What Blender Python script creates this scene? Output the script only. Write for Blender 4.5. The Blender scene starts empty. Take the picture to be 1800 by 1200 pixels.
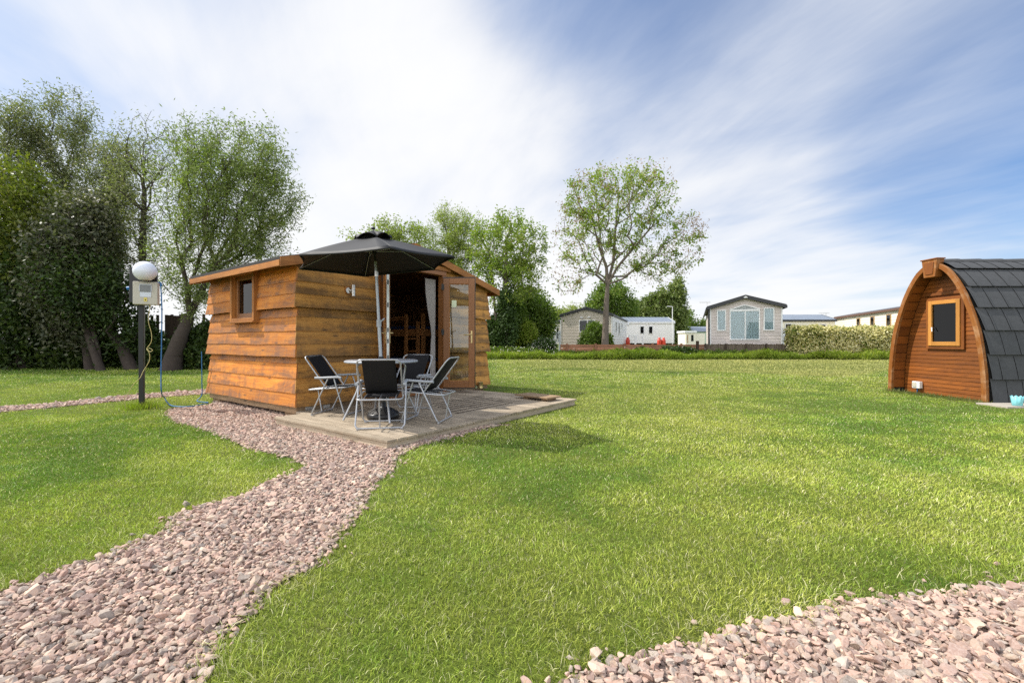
import bpy, bmesh, math, random
import numpy as np
from mathutils import Vector, Matrix
R = math.radians
rng = np.random.default_rng(7)
random.seed(7)
sc = bpy.context.scene
col = sc.collection

# ------------------------------------------------------------------ camera, sky, sun, exposure
F, CX, CY, CH = 775.0, 900.0, 600.0, 1.08
cam = bpy.data.cameras.new("camera"); cam.lens = 36*F/1800; cam.sensor_width = 36
cam.clip_start = .05; cam.clip_end = 2000
co = bpy.data.objects.new("camera", cam); col.objects.link(co)
co.location = (0, 0, CH); co.rotation_euler = (R(90), 0, 0); sc.camera = co

SUN_AZ, SUN_EL = math.atan2(-.98, .20), R(49)      # azimuth from +Y towards +X
SDIR = Vector((math.sin(SUN_AZ)*math.cos(SUN_EL), math.cos(SUN_AZ)*math.cos(SUN_EL), math.sin(SUN_EL)))
sl = bpy.data.lights.new("sun", 'SUN'); sl.energy = 2.6; sl.angle = R(.6); sl.color = (1, .95, .87)
so = bpy.data.objects.new("sun", sl); col.objects.link(so)
so.rotation_euler = SDIR.to_track_quat('Z', 'Y').to_euler(); so.location = SDIR*40
sc.view_settings.view_transform = 'Standard'; sc.view_settings.look = 'None'
sc.view_settings.gamma = 1; sc.view_settings.use_curve_mapping = False
sc.view_settings.exposure = 1.10
sc.cycles.max_bounces = 8; sc.cycles.transparent_max_bounces = 12
sc.cycles.use_denoising = False; sc.cycles.use_adaptive_sampling = False; sc.cycles.sample_clamp_indirect = 4

class NT:
    """small wrapper for building node trees"""
    def __init__(s, tree): s.t = tree; tree.nodes.clear()
    def n(s, typ, **kw):
        nd = s.t.nodes.new(typ)
        for k, v in kw.items(): setattr(nd, k, v)
        return nd
    def l(s, a, b): s.t.links.new(a, b)
    def val(s, sock, v):
        if isinstance(v, bpy.types.NodeSocket): s.l(v, sock)
        else: sock.default_value = v
    def math(s, op, a, b=0.0, c=None, clamp=False):
        m = s.n('ShaderNodeMath', operation=op); m.use_clamp = clamp
        s.val(m.inputs[0], a); s.val(m.inputs[1], b)
        if c is not None: s.val(m.inputs[2], c)
        return m.outputs[0]
    def ramp(s, fac, lo, hi, a=0.0, b=1.0):
        m = s.n('ShaderNodeMapRange', interpolation_type='SMOOTHSTEP')
        s.val(m.inputs[0], fac); m.inputs[1].default_value = lo; m.inputs[2].default_value = hi
        m.inputs[3].default_value = a; m.inputs[4].default_value = b
        return m.outputs[0]
    def mix(s, fac, a, b, blend='MIX'):
        m = s.n('ShaderNodeMix', data_type='RGBA', blend_type=blend)
        s.val(m.inputs[0], fac)
        for i, v in ((6, a), (7, b)):
            if isinstance(v, bpy.types.NodeSocket): s.l(v, m.inputs[i])
            else: m.inputs[i].default_value = (*v, 1) if len(v) == 3 else v
        return m.outputs[2]
    def noise(s, vec, scale, detail=4, rough=.55, dist=0.0):
        m = s.n('ShaderNodeTexNoise'); m.inputs['Scale'].default_value = scale
        m.inputs['Detail'].default_value = detail; m.inputs['Roughness'].default_value = rough
        m.inputs['Distortion'].default_value = dist
        if vec is not None: s.l(vec, m.inputs['Vector'])
        return m.outputs[0]
    def mapping(s, vec, scale=(1, 1, 1), rot=(0, 0, 0), loc=(0, 0, 0), typ='POINT'):
        m = s.n('ShaderNodeMapping', vector_type=typ); s.l(vec, m.inputs[0])
        for i, v in ((1, loc), (2, rot), (3, scale)):
            if isinstance(v, bpy.types.NodeSocket): s.l(v, m.inputs[i])
            else: m.inputs[i].default_value = v
        return m.outputs[0]

def build_world():
    w = bpy.data.worlds.new("World"); sc.world = w; w.use_nodes = True; w.cycles.sampling_method = 'MANUAL'; w.cycles.sample_map_resolution = 2048
    t = NT(w.node_tree)
    sky = t.n('ShaderNodeTexSky', sky_type='NISHITA'); sky.sun_disc = False
    sky.sun_elevation = SUN_EL; sky.sun_rotation = SUN_AZ
    sky.air_density = 1.0; sky.dust_density = .6; sky.ozone_density = 1.6
    tc = t.n('ShaderNodeTexCoord'); d = tc.outputs['Generated']
    sp = t.n('ShaderNodeSeparateXYZ'); t.l(d, sp.inputs[0])
    zz = t.math('ADD', t.math('MAXIMUM', sp.outputs[2], 0.0), .16)
    u = t.math('DIVIDE', sp.outputs[0], zz); v = t.math('DIVIDE', sp.outputs[1], zz)
    cb = t.n('ShaderNodeCombineXYZ'); t.l(u, cb.inputs[0]); t.l(v, cb.inputs[1])
    pl = cb.outputs[0]
    m1 = t.mapping(pl, (1.4, 1.2, 1), (0, 0, R(-60)), (.3, 1.7, 0), 'TEXTURE')
    big = t.noise(m1, 1.0, 4, .5, .4)
    m2 = t.mapping(pl, (1.8, .50, 1), (0, 0, R(-74)), (.4, 5.2, 0), 'TEXTURE')
    fine = t.noise(m2, 1.15, 10, .62, .7)
    m3 = t.mapping(pl, (1.1, .55, 1), (0, 0, R(-50)), (2.0, .3, 0), 'TEXTURE')
    puff = t.noise(m3, 1.3, 8, .58, .3)
    # cover thins out towards the east and overhead
    x = sp.outputs[0]; z = sp.outputs[2]
    bias = t.math('MULTIPLY_ADD', x, -.30, .43)
    bias = t.math('ADD', bias, t.ramp(z, .30, .0, 0.0, .34))
    bias = t.math('ADD', bias, t.ramp(z, .42, .62, 0.0, -.12))
    c = t.math('MULTIPLY_ADD', big, .95, bias)
    c = t.math('MULTIPLY_ADD', fine, .42, c)
    c = t.math('MULTIPLY_ADD', puff, .52, c)
    for px, py, rad, amt in ((1080, -40, .34, -.30), (1500, 90, .34, .16), (1760, 220, .26, -.26), (1420, 330, .24, -.07), (600, 230, .5, .10), (100, -40, .5, -.20), (1000, 330, .35, .10), (1250, 480, .3, .10)):
        v0 = Vector(((px-CX)/F, 1, (CY-py)/F)).normalized()
        dt = t.n('ShaderNodeVectorMath', operation='DOT_PRODUCT'); t.l(d, dt.inputs[0]); dt.inputs[1].default_value = v0
        c = t.math('ADD', c, t.ramp(dt.outputs['Value'], math.cos(rad), 1.0, 0.0, amt))
    mask = t.ramp(c, .62, 1.74, 0.10, 1.0)
    cl = t.mix(t.ramp(c, 1.0, 1.5), (3.9, 4.15, 4.55), (4.65, 4.68, 4.75))
    # cloud brightness raised out of view, behind and overhead, as added fill light
    lift = t.math('ADD', t.ramp(sp.outputs[1], .25, -.35, 1.0, 2.0), t.ramp(z, .62, .85, 0.0, .35))
    lc = t.n('ShaderNodeCombineColor')
    for i in range(3): t.l(lift, lc.inputs[i])
    cl = t.mix(1.0, cl, lc.outputs[0], 'MULTIPLY')
    skyc = t.mix(1.0, sky.outputs[0], (.23, .47, .70), 'MULTIPLY')
    out = t.mix(mask, skyc, cl)
    bg = t.n('ShaderNodeBackground'); t.l(out, bg.inputs[0]); bg.inputs[1].default_value = .10
    o = t.n('ShaderNodeOutputWorld'); t.l(bg.outputs[0], o.inputs[0])
build_world()

# ------------------------------------------------------------------ helpers
def ss(a, b, x):
    t = np.clip((x-a)/(b-a), 0, 1); return t*t*(3-2*t)
def gz(x, y): return .20*ss(12, 22, np.asarray(y, float))
def P(px, py, Y): return Vector(((px-CX)/F*Y, Y, CH+(CY-py)/F*Y))
def G(px, py):
    """point of the ground seen in that direction"""
    Y = CH*F/max(py-CY, 1.0)
    for _ in range(12): Y = (CH-float(gz(0, Y)))*F/max(py-CY, 1.0)
    return Vector(((px-CX)/F*Y, Y, float(gz(0, Y))))

def thing(name, label, cat, loc=(0, 0, 0), rz=0, group=None):
    o = bpy.data.objects.new(name, None); col.objects.link(o); o.empty_display_size = .2
    o.location = loc; o.rotation_euler = (0, 0, rz); o['label'] = label; o['category'] = cat
    if group: o['group'] = group
    return o
def tag(o, label, cat, group=None):
    o['label'] = label; o['category'] = cat
    if group: o['group'] = group
    return o
def copy_tree(o, parent=None):
    c = o.copy(); col.objects.link(c)
    if parent: c.parent = parent
    for ch in list(o.children): copy_tree(ch, c)
    return c

class MB:
    """collects boxes, tubes, lathes into one mesh with UV (u along the grain, metres)"""
    def __init__(s): s.v = []; s.f = []; s.uv = []; s.sm = []
    def face(s, pts, uvs=None, smooth=False):
        b = len(s.v); s.v.extend([tuple(p) for p in pts]); s.f.append(tuple(range(b, b+len(pts))))
        s.uv.extend(uvs if uvs else [(0, 0)]*len(pts)); s.sm.append(smooth)
    def grid(s, rows, closed=False, smooth=True, uvs=None):
        b = len(s.v); n = len(rows[0])
        for r in rows: s.v.extend([tuple(p) for p in r])
        for i in range(len(rows)-1):
            for j in range(n if closed else n-1):
                k = (j+1) % n
                s.f.append((b+i*n+j, b+i*n+k, b+(i+1)*n+k, b+(i+1)*n+j)); s.sm.append(smooth)
                if uvs: s.uv.extend([uvs[i][j], uvs[i][k], uvs[i+1][k], uvs[i+1][j]])
                else: s.uv.extend([(i, j), (i, j+1), (i+1, j+1), (i+1, j)])
    def hexa(s, p):
        """8 corners: bottom 0-3 ccw, top 4-7"""
        b = len(s.v); s.v.extend([tuple(q) for q in p])
        P_ = [Vector(q) for q in p]
        ex = ((P_[1]-P_[0]).length, (P_[3]-P_[0]).length, (P_[4]-P_[0]).length)
        o = P_[0]; ax = [(P_[1]-P_[0]).normalized(), (P_[3]-P_[0]).normalized(), (P_[4]-P_[0]).normalized()]
        lg = max(range(3), key=lambda i: ex[i]); oth = [i for i in range(3) if i != lg]
        for q in ((0, 3, 2, 1), (4, 5, 6, 7), (0, 1, 5, 4), (1, 2, 6, 5), (2, 3, 7, 6), (3, 0, 4, 7)):
            s.f.append(tuple(b+i for i in q)); s.sm.append(False)
            for i in q:
                d = P_[i]-o
                s.uv.append((d.dot(ax[lg]), d.dot(ax[oth[1]])+d.dot(ax[oth[0]])*.97))
    def box(s, x0, x1, y0, y1, z0, z1, M=None):
        p = [(x0, y0, z0), (x1, y0, z0), (x1, y1, z0), (x0, y1, z0), (x0, y0, z1), (x1, y0, z1), (x1, y1, z1), (x0, y1, z1)]
        if M is not None: p = [M @ Vector(q) for q in p]
        s.hexa(p)
    def bar(s, a, b, w, h, up=(0, 0, 1)):
        a = Vector(a); b = Vector(b); d = (b-a); L = d.length; d.normalize(); up = Vector(up)
        sx = d.cross(up)
        if sx.length < 1e-4: sx = d.cross(Vector((1, 0, 0)))
        sx.normalize(); uz = sx.cross(d)
        q = []
        for e, f in ((-1, -1), (1, -1), (1, 1), (-1, 1)): q.append(a+sx*(e*w/2)+uz*(f*h/2))
        for e, f in ((-1, -1), (1, -1), (1, 1), (-1, 1)): q.append(b+sx*(e*w/2)+uz*(f*h/2))
        s.hexa(q)
    def tube(s, path, r, n=8, closed=False, caps=True):
        path = [Vector(p) for p in path]; m = len(path); rows = []
        rr = r if hasattr(r, '__len__') else [r]*m
        up = None
        for i, p in enumerate(path):
            if closed: d = path[(i+1) % m]-path[i-1]
            else: d = path[min(i+1, m-1)]-path[max(i-1, 0)]
            d.normalize()
            if up is None: up = Vector((0, 0, 1)) if abs(d.z) < .9 else Vector((1, 0, 0))
            sx = d.cross(up); sx.normalize(); up = sx.cross(d)
            rows.append([p+(sx*math.cos(a)+up*math.sin(a))*rr[i] for a in [2*math.pi*k/n for k in range(n)]])
        if closed: rows.append(rows[0])
        s.grid(rows, closed=True)
        if caps and not closed:
            s.face(rows[0][::-1]); s.face(rows[-1])
    def lathe(s, prof, c=(0, 0, 0), n=32, smooth=True):
        rows = [[(c[0]+r*math.cos(a), c[1]+r*math.sin(a), c[2]+z) for a in [2*math.pi*k/n for k in range(n)]] for r, z in prof]
        s.grid(rows, closed=True, smooth=smooth)
    def prism(s, pts, y0, y1, axis='y'):
        """outline extruded; pts (a,b) in x,z (axis y) or y,z (axis x)"""
        mk = (lambda a, b, e: (a, e, b)) if axis == 'y' else (lambda a, b, e: (e, a, b))
        A = [mk(a, b, y0) for a, b in pts]; B = [mk(a, b, y1) for a, b in pts]
        s.face(A, [(a, b) for a, b in pts]); s.face(B[::-1], [(a, b) for a, b in pts][::-1])
        for i in range(len(pts)):
            j = (i+1) % len(pts); s.face([A[j], A[i], B[i], B[j]])
    def build(s, name, mat, parent=None, bevel=0, smooth=None, fix=True):
        me = bpy.data.meshes.new(name); me.from_pydata(s.v, [], s.f)
        uvl = me.uv_layers.new(name='UVMap'); uvl.data.foreach_set('uv', np.array(s.uv, 'f').ravel())
        me.polygons.foreach_set('use_smooth', np.array(s.sm if smooth is None else [smooth]*len(s.f), bool))
        if fix:
            bm = bmesh.new(); bm.from_mesh(me)
            bmesh.ops.recalc_face_normals(bm, faces=bm.faces); bm.to_mesh(me); bm.free()
        me.materials.append(mat)
        o = bpy.data.objects.new(name, me); col.objects.link(o)
        if parent: o.parent = parent
        if bevel:
            bv = o.modifiers.new('edge', 'BEVEL'); bv.width = bevel; bv.segments = 2; bv.limit_method = 'ANGLE'
            bv.angle_limit = R(50)
        return o

def np_mesh(name, verts, loops, sizes, mat, parent=None, colors=None, smooth=False):
    """fast mesh from numpy arrays; colors: per-vertex rgba"""
    me = bpy.data.meshes.new(name); nv = len(verts); nf = len(sizes)
    me.vertices.add(nv); me.vertices.foreach_set('co', np.ascontiguousarray(verts, 'f').ravel())
    me.loops.add(len(loops)); me.loops.foreach_set('vertex_index', np.ascontiguousarray(loops, 'i'))
    me.polygons.add(nf)
    st = np.concatenate(([0], np.cumsum(sizes)[:-1])).astype('i')
    me.polygons.foreach_set('loop_start', st)
    me.polygons.foreach_set('use_smooth', np.full(nf, smooth, bool))
    if colors is not None:
        a = me.color_attributes.new('tint', 'FLOAT_COLOR', 'POINT')
        a.data.foreach_set('color', np.ascontiguousarray(colors, 'f').ravel())
    me.update(calc_edges=True); me.validate(verbose=False)
    me.materials.append(mat)
    o = bpy.data.objects.new(name, me); col.objects.link(o)
    if parent: o.parent = parent
    return o

def vnoise(x, y, s, seed=0):
    """value noise 0..1"""
    x = np.asarray(x)*s+seed*17.3; y = np.asarray(y)*s+seed*9.1
    xi = np.floor(x).astype(int); yi = np.floor(y).astype(int); fx = x-xi; fy = y-yi
    fx = fx*fx*(3-2*fx); fy = fy*fy*(3-2*fy)
    def h(a, b):
        n = np.sin(a*127.1+b*311.7+seed*74.7)*43758.5453; return n-np.floor(n)
    return (h(xi, yi)*(1-fx)+h(xi+1, yi)*fx)*(1-fy)+(h(xi, yi+1)*(1-fx)+h(xi+1, yi+1)*fx)*fy
def fbm(x, y, s, seed=0, o=4):
    t = 0; a = .5; n = 0
    for i in range(o): t = t+a*vnoise(x, y, s*2**i, seed+i); n += a; a *= .55
    return t/n
def inpoly(x, y, poly):
    x = np.asarray(x); y = np.asarray(y); r = np.zeros(x.shape, bool); n = len(poly)
    for i in range(n):
        x0, y0 = poly[i][:2]; x1, y1 = poly[(i+1) % n][:2]
        if y0 == y1: continue
        c = ((y0 > y) != (y1 > y)) & (x < (x1-x0)*(y-y0)/(y1-y0)+x0)
        r ^= c
    return r

# ------------------------------------------------------------------ materials
def mat(name):
    m = bpy.data.materials.new(name); m.use_nodes = True
    return m, NT(m.node_tree)
def finish(t, bsdf):
    o = t.n('ShaderNodeOutputMaterial'); t.l(bsdf, o.inputs[0])
def principled(t, color, rough=.6, metal=0.0, spec=.5, bump=None, bstr=.3, bdist=.01):
    p = t.n('ShaderNodeBsdfPrincipled')
    if isinstance(color, bpy.types.NodeSocket): t.l(color, p.inputs['Base Color'])
    else: p.inputs['Base Color'].default_value = (*color, 1)
    t.val(p.inputs['Roughness'], rough); t.val(p.inputs['Metallic'], metal)
    p.inputs['Specular IOR Level'].default_value = spec
    if bump is not None:
        b = t.n('ShaderNodeBump'); b.inputs['Strength'].default_value = bstr; b.inputs['Distance'].default_value = bdist
        t.l(bump, b.inputs['Height']); t.l(b.outputs[0], p.inputs['Normal'])
    return p
def plain(name, c, rough=.5, metal=0.0, spec=.5, var=.12, scale=8, bumpy=.05):
    m, t = mat(name); tc = t.n('ShaderNodeTexCoord').outputs['Object']
    n = t.noise(tc, scale, 5, .6); n2 = t.noise(tc, scale*14, 3, .6)
    f = t.math('MULTIPLY_ADD', n, var*2, 1-var)
    cc = t.mix(1.0, c, f, 'MULTIPLY')
    g = t.n('ShaderNodeCombineColor');
    for i in range(3): t.l(f, g.inputs[i])
    cc = t.mix(1.0, c, g.outputs[0], 'MULTIPLY')
    rg = t.math('MULTIPLY_ADD', n2, .2, rough-.1, clamp=True)
    p = principled(t, cc, rg, metal, spec, n2, bumpy, .004); finish(t, p.outputs[0]); return m
def wood(name, c1, c2, stain=(.05, .028, .015), stain_amt=.5, rough=.6, rowh=.23, grain=1.0, edge_dark=.35, spec=.35, knot=1.0, low=.10):
    m, t = mat(name)
    uv = t.n('ShaderNodeUVMap').outputs[0]
    geo = t.n('ShaderNodeNewGeometry'); rnd = geo.outputs['Random Per Island']
    off = t.n('ShaderNodeCombineXYZ'); t.l(t.math('MULTIPLY', rnd, 37.0), off.inputs[0]); t.l(t.math('MULTIPLY', rnd, 11.0), off.inputs[2])
    va = t.n('ShaderNodeVectorMath', operation='ADD'); t.l(uv, va.inputs[0]); t.l(off.outputs[0], va.inputs[1])
    vec = va.outputs[0]
    g1 = t.noise(t.mapping(vec, (1.6, 38, 1)), 1.0, 6, .62, .9)
    g2 = t.noise(t.mapping(vec, (6, 160, 1)), 1.0, 3, .6, .3)
    bl = t.noise(t.mapping(vec, (1.3, 4.5, 1)), 1.0, 6, .68, .5)
    cr = t.noise(t.mapping(vec, (7.5, 1.5, 1)), 1.0, 5, .65, .6)
    vo = t.n('ShaderNodeTexVoronoi'); vo.inputs['Scale'].default_value = 1.0
    t.l(t.mapping(vec, (2.2, 7.5, 1)), vo.inputs['Vector'])
    kn = t.ramp(t.math('MULTIPLY_ADD', bl, .05, vo.outputs['Distance']), .20, .05, 0, knot)
    c = t.mix(t.math('MULTIPLY', t.ramp(g1, .3, .72), grain), c1, c2)
    tone = t.math('MULTIPLY_ADD', rnd, .5, .75)
    g = t.n('ShaderNodeCombineColor')
    for i in range(3): t.l(tone, g.inputs[i])
    c = t.mix(.85, c, g.outputs[0], 'MULTIPLY')
    c = t.mix(t.math('MULTIPLY', t.ramp(g2, .42, .75), .35*grain), c, tuple(x*.45 for x in c2))
    sp = t.n('ShaderNodeSeparateXYZ'); t.l(uv, sp.inputs[0])
    lowf = t.ramp(sp.outputs[1], rowh*.75, 0.0, 0.0, low)
    st = t.ramp(t.math('ADD', t.math('ADD', bl, t.math('MULTIPLY', cr, .45)), lowf), .66, .98, 0, stain_amt)
    c = t.mix(st, c, stain)
    c = t.mix(t.math('MULTIPLY', kn, .8), c, tuple(x*.6 for x in stain))
    h = t.math('MULTIPLY_ADD', g2, .5, t.math('MULTIPLY', g1, .8))
    p = principled(t, c, t.math('MULTIPLY_ADD', g1, .25, rough-.1), 0, spec, h, .45, .006)
    finish(t, p.outputs[0]); return m
def leaf_mat(name, ca, cb, cc, trans=.4, tint=(.9, 1.15, .35)):
    m, t = mat(name)
    geo = t.n('ShaderNodeNewGeometry'); r = geo.outputs['Random Per Island']
    tc = t.n('ShaderNodeTexCoord').outputs['Object']
    n = t.noise(tc, .55, 3, .6)
    f = t.math('ADD', t.math('MULTIPLY', r, .6), t.math('MULTIPLY_ADD', n, 1.0, -.3), clamp=True)
    c = t.mix(t.ramp(f, 0, .5), ca, cb); c = t.mix(t.ramp(f, .5, 1), c, cc)
    d = t.n('ShaderNodeBsdfPrincipled'); t.l(c, d.inputs['Base Color']); d.inputs['Roughness'].default_value = .5
    d.inputs['Specular IOR Level'].default_value = .3
    tr = t.n('ShaderNodeBsdfTranslucent'); t.l(t.mix(1.0, c, tint, 'MULTIPLY'), tr.inputs[0])
    mx = t.n('ShaderNodeMixShader'); mx.inputs[0].default_value = trans
    t.l(d.outputs[0], mx.inputs[1]); t.l(tr.outputs[0], mx.inputs[2]); finish(t, mx.outputs[0]); return m
def attr_mat(name, rough=.7, trans=0.0, bump=0, spec=.3):
    m, t = mat(name)
    a = t.n('ShaderNodeAttribute', attribute_name='tint'); c = a.outputs[0]
    h = None
    if bump:
        tc = t.n('ShaderNodeTexCoord').outputs['Object']; h = t.noise(tc, 120, 4, .7)
        c = t.mix(t.ramp(h, .3, .75, .0, .45), c, (.55, .47, .42))
    d = principled(t, c, rough, 0, spec, h, bump, .004)
    if trans:
        tr = t.n('ShaderNodeBsdfTranslucent'); t.l(c, tr.inputs[0])
        mx = t.n('ShaderNodeMixShader'); mx.inputs[0].default_value = trans
        t.l(d.outputs[0], mx.inputs[1]); t.l(tr.outputs[0], mx.inputs[2]); finish(t, mx.outputs[0])
    else: finish(t, d.outputs[0])
    return m
def glass_mat(name, tint=(.85, .9, .9), refl=.06):
    m, t = mat(name)
    tr = t.n('ShaderNodeBsdfTransparent'); tr.inputs[0].default_value = (*tint, 1)
    g = t.n('ShaderNodeBsdfGlossy'); g.inputs['Roughness'].default_value = .015
    tcx = t.n('ShaderNodeTexCoord').outputs['Object']
    b = t.n('ShaderNodeBump'); b.inputs['Strength'].default_value = .02; t.l(t.noise(tcx, 3, 1), b.inputs['Height']); t.l(b.outputs[0], g.inputs['Normal'])
    fr = t.n('ShaderNodeFresnel'); fr.inputs[0].default_value = 1.5
    mx = t.n('ShaderNodeMixShader'); t.l(t.math('ADD', fr.outputs[0], refl, clamp=True), mx.inputs[0])
    t.l(tr.outputs[0], mx.inputs[1]); t.l(g.outputs[0], mx.inputs[2]); finish(t, mx.outputs[0]); return m
def cladding(name, c, pitch=.16, depth=.5, dirt=.15):
    m, t = mat(name); tc = t.n('ShaderNodeTexCoord').outputs['Object']
    sp = t.n('ShaderNodeSeparateXYZ'); t.l(tc, sp.inputs[0])
    fr = t.math('FRACT', t.math('DIVIDE', sp.outputs[2], pitch))
    h = t.math('POWER', fr, .5)
    h2 = t.ramp(fr, .0, .12, 0, 1); hh = t.math('MULTIPLY', t.ramp(fr, 1.0, .3, .25, 1), h2)
    n = t.noise(t.mapping(tc, (1, 1, 3)), 1.5, 5, .6)
    cc = t.mix(t.math('MULTIPLY', n, dirt), c, tuple(x*.55 for x in c))
    p = principled(t, cc, .45, 0, .4, hh, depth, .02); finish(t, p.outputs[0]); return m
def ribbed(name, c, pitch=.2, axis=0, rough=.4, metal=.3):
    m, t = mat(name); tc = t.n('ShaderNodeTexCoord').outputs['Object']
    sp = t.n('ShaderNodeSeparateXYZ'); t.l(tc, sp.inputs[0])
    fr = t.math('FRACT', t.math('DIVIDE', sp.outputs[axis], pitch))
    h = t.ramp(t.math('ABSOLUTE', t.math('SUBTRACT', fr, .5)), .30, .42)
    n = t.noise(tc, 1.2, 4, .6)
    cc = t.mix(n, tuple(x*.75 for x in c), tuple(x*1.2 for x in c)); cc = t.mix(t.math('MULTIPLY', h, .4), cc, tuple(x*.35 for x in c))
    p = principled(t, cc, rough, metal, .5, h, .8, .03); finish(t, p.outputs[0]); return m

M = {}
M['board'] = wood('stained cedar board', (.70, .27, .042), (.48, .145, .020), (.20, .10, .06), .9, .62)
M['board_front'] = wood('weathered cedar board', (.62, .31, .075), (.46, .20, .040), (.09, .055, .03), .72, .66, low=.16)
M['trim'] = wood('cedar trim', (.48, .20, .05), (.33, .12, .026), stain_amt=.35, rowh=.05, knot=.3)
M['rawbeam'] = wood('raw timber beam', (.40, .27, .16), (.26, .17, .09), (.10, .07, .045), .5, .75)
M['door_wood'] = wood('brown door frame', (.25, .10, .028), (.19, .068, .017), stain_amt=.1, rough=.38, knot=0, grain=.5, spec=.5, low=0)
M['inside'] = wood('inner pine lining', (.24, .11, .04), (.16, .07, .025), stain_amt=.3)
M['bunk'] = wood('bunk pine', (.46, .21, .07), (.34, .14, .04), stain_amt=.1, knot=.4)
M['deck'] = None
M['fascia'] = wood('grey deck fascia', (.60, .50, .37), (.46, .37, .26), (.18, .14, .09), .5, .8, rowh=.1, knot=.5)
M['felt'] = plain('roof felt', (.035, .033, .032), .95, bumpy=.4, scale=20)
M['black_fabric'] = plain('black sling fabric', (.010, .010, .012), .75, var=.25, scale=30, spec=.25)
M['parasol'] = plain('charcoal parasol canvas', (.015, .015, .017), .62, var=.2, scale=12, spec=.4)
M['tube'] = plain('silver painted tube', (.42, .43, .45), .36, .55, var=.08)
M['armrest'] = plain('grey plastic armrest', (.33, .35, .38), .45, var=.06)
M['alu'] = plain('grey pole metal', (.36, .38, .41), .38, .4)
M['steel'] = plain('brushed steel', (.6, .58, .55), .3, .95)
M['tabletop'] = plain('grey speckled table top', (.33, .33, .34), .35, var=.3, scale=30)
M['black_plastic'] = plain('black plastic', (.012, .012, .013), .38)
M['black_metal'] = plain('black painted post', (.012, .012, .012), .45)
M['white'] = plain('white plastic', (.78, .78, .77), .4, var=.05)
M['white_strip'] = plain('galvanised lock strip', (.55, .58, .56), .35, .6, var=.25, scale=18)
M['beige_box'] = plain('beige meter box', (.50, .47, .39), .5, var=.06)
M['globe'] = plain('opal globe', (.72, .75, .82), .22, spec=.6, var=.03)
M['brass'] = plain('brass', (.55, .42, .20), .3, .8)
M['blue_cable'] = plain('blue cable', (.015, .13, .33), .45)
M['yellow_cable'] = plain('pale yellow cable', (.48, .42, .17), .5)
M['mattress'] = plain('blue mattress', (.02, .035, .10), .9)
M['curtain'] = plain('grey curtain', (.36, .33, .31), .9)
M['net'] = plain('white net curtain', (.74, .80, .86), .9)
M['pane'] = glass_mat('window pane', refl=.02); M['pane_dark'] = glass_mat('dark window pane', (.35, .38, .40), .0)
M['screen'] = plain('grey meter window', (.16, .17, .17), .2)
M['label'] = plain('pale label', (.62, .66, .72), .5, var=.2, scale=90)
M['yellow_label'] = plain('yellow sticker', (.70, .58, .12), .5)
M['sticker'] = plain('pale green sticker', (.60, .66, .45), .5, var=.2, scale=60)
M['aqua'] = plain('aqua bucket', (.22, .58, .63), .4)
M['slab'] = plain('paving slab', (.36, .32, .27), .85, var=.25, scale=9, bumpy=.4)
M['red_gas'] = plain('red gas bottle', (.58, .06, .03), .35)
M['pod_board'] = wood('red stained pod board', (.27, .082, .011), (.185, .052, .006), (.06, .02, .006), .45, .5, rowh=.1, spec=.5, knot=.15)
M['pod_rim'] = wood('red stained pod rim', (.32, .115, .020), (.23, .07, .011), (.50, .34, .20), .6, .55, rowh=.05, knot=.2)
M['pod_frame'] = wood('honey window frame', (.56, .26, .06), (.46, .19, .035), stain_amt=.1, rough=.4, knot=0, spec=.5, low=0)
M['tile'] = plain('dark granule tile', (.050, .052, .055), .85, var=.35, scale=14, bumpy=.5)
M['bark'] = plain('grey brown bark', (.15, .12, .095), .9, var=.4, scale=7, bumpy=.8)
M['bark_dark'] = plain('dark bark', (.060, .045, .036), .95, var=.4, scale=7, bumpy=.8)
M['reed'] = wood('brushwood screen', (.25, .20, .15), (.14, .11, .08), stain_amt=.5, rough=.9)
M['redwood'] = wood('reddish low fence board', (.44, .21, .12), (.33, .15, .08), stain_amt=.4, rough=.8)
M['dark_rail'] = wood('dark fence timber', (.07, .05, .035), (.045, .03, .022), rough=.9)
M['whitefence'] = plain('white railing', (.72, .74, .74), .5, var=.06)
M['clad_beige'] = cladding('beige cladding', (.60, .53, .44), .20)
M['clad_taupe'] = cladding('taupe cladding', (.60, .53, .49), .17)
M['clad_white'] = cladding('white cladding', (.88, .86, .83), .2)
M['clad_cream'] = cladding('cream cladding', (.86, .80, .66), .2)
M['roof_dark'] = plain('charcoal roof trim', (.030, .031, .034), .5)
M['roof_blue'] = ribbed('blue grey tin roof', (.27, .31, .36), .3, 0)
M['roof_slate'] = ribbed('slate tin roof', (.14, .135, .14), .4, 1)
M['brown_trim'] = plain('brown trim', (.13, .065, .04), .5)
M['tan_frame'] = plain('tan window frame', (.42, .27, .12), .5)
M['dark_void'] = plain('dark undercroft', (.02, .02, .02), .9)

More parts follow.
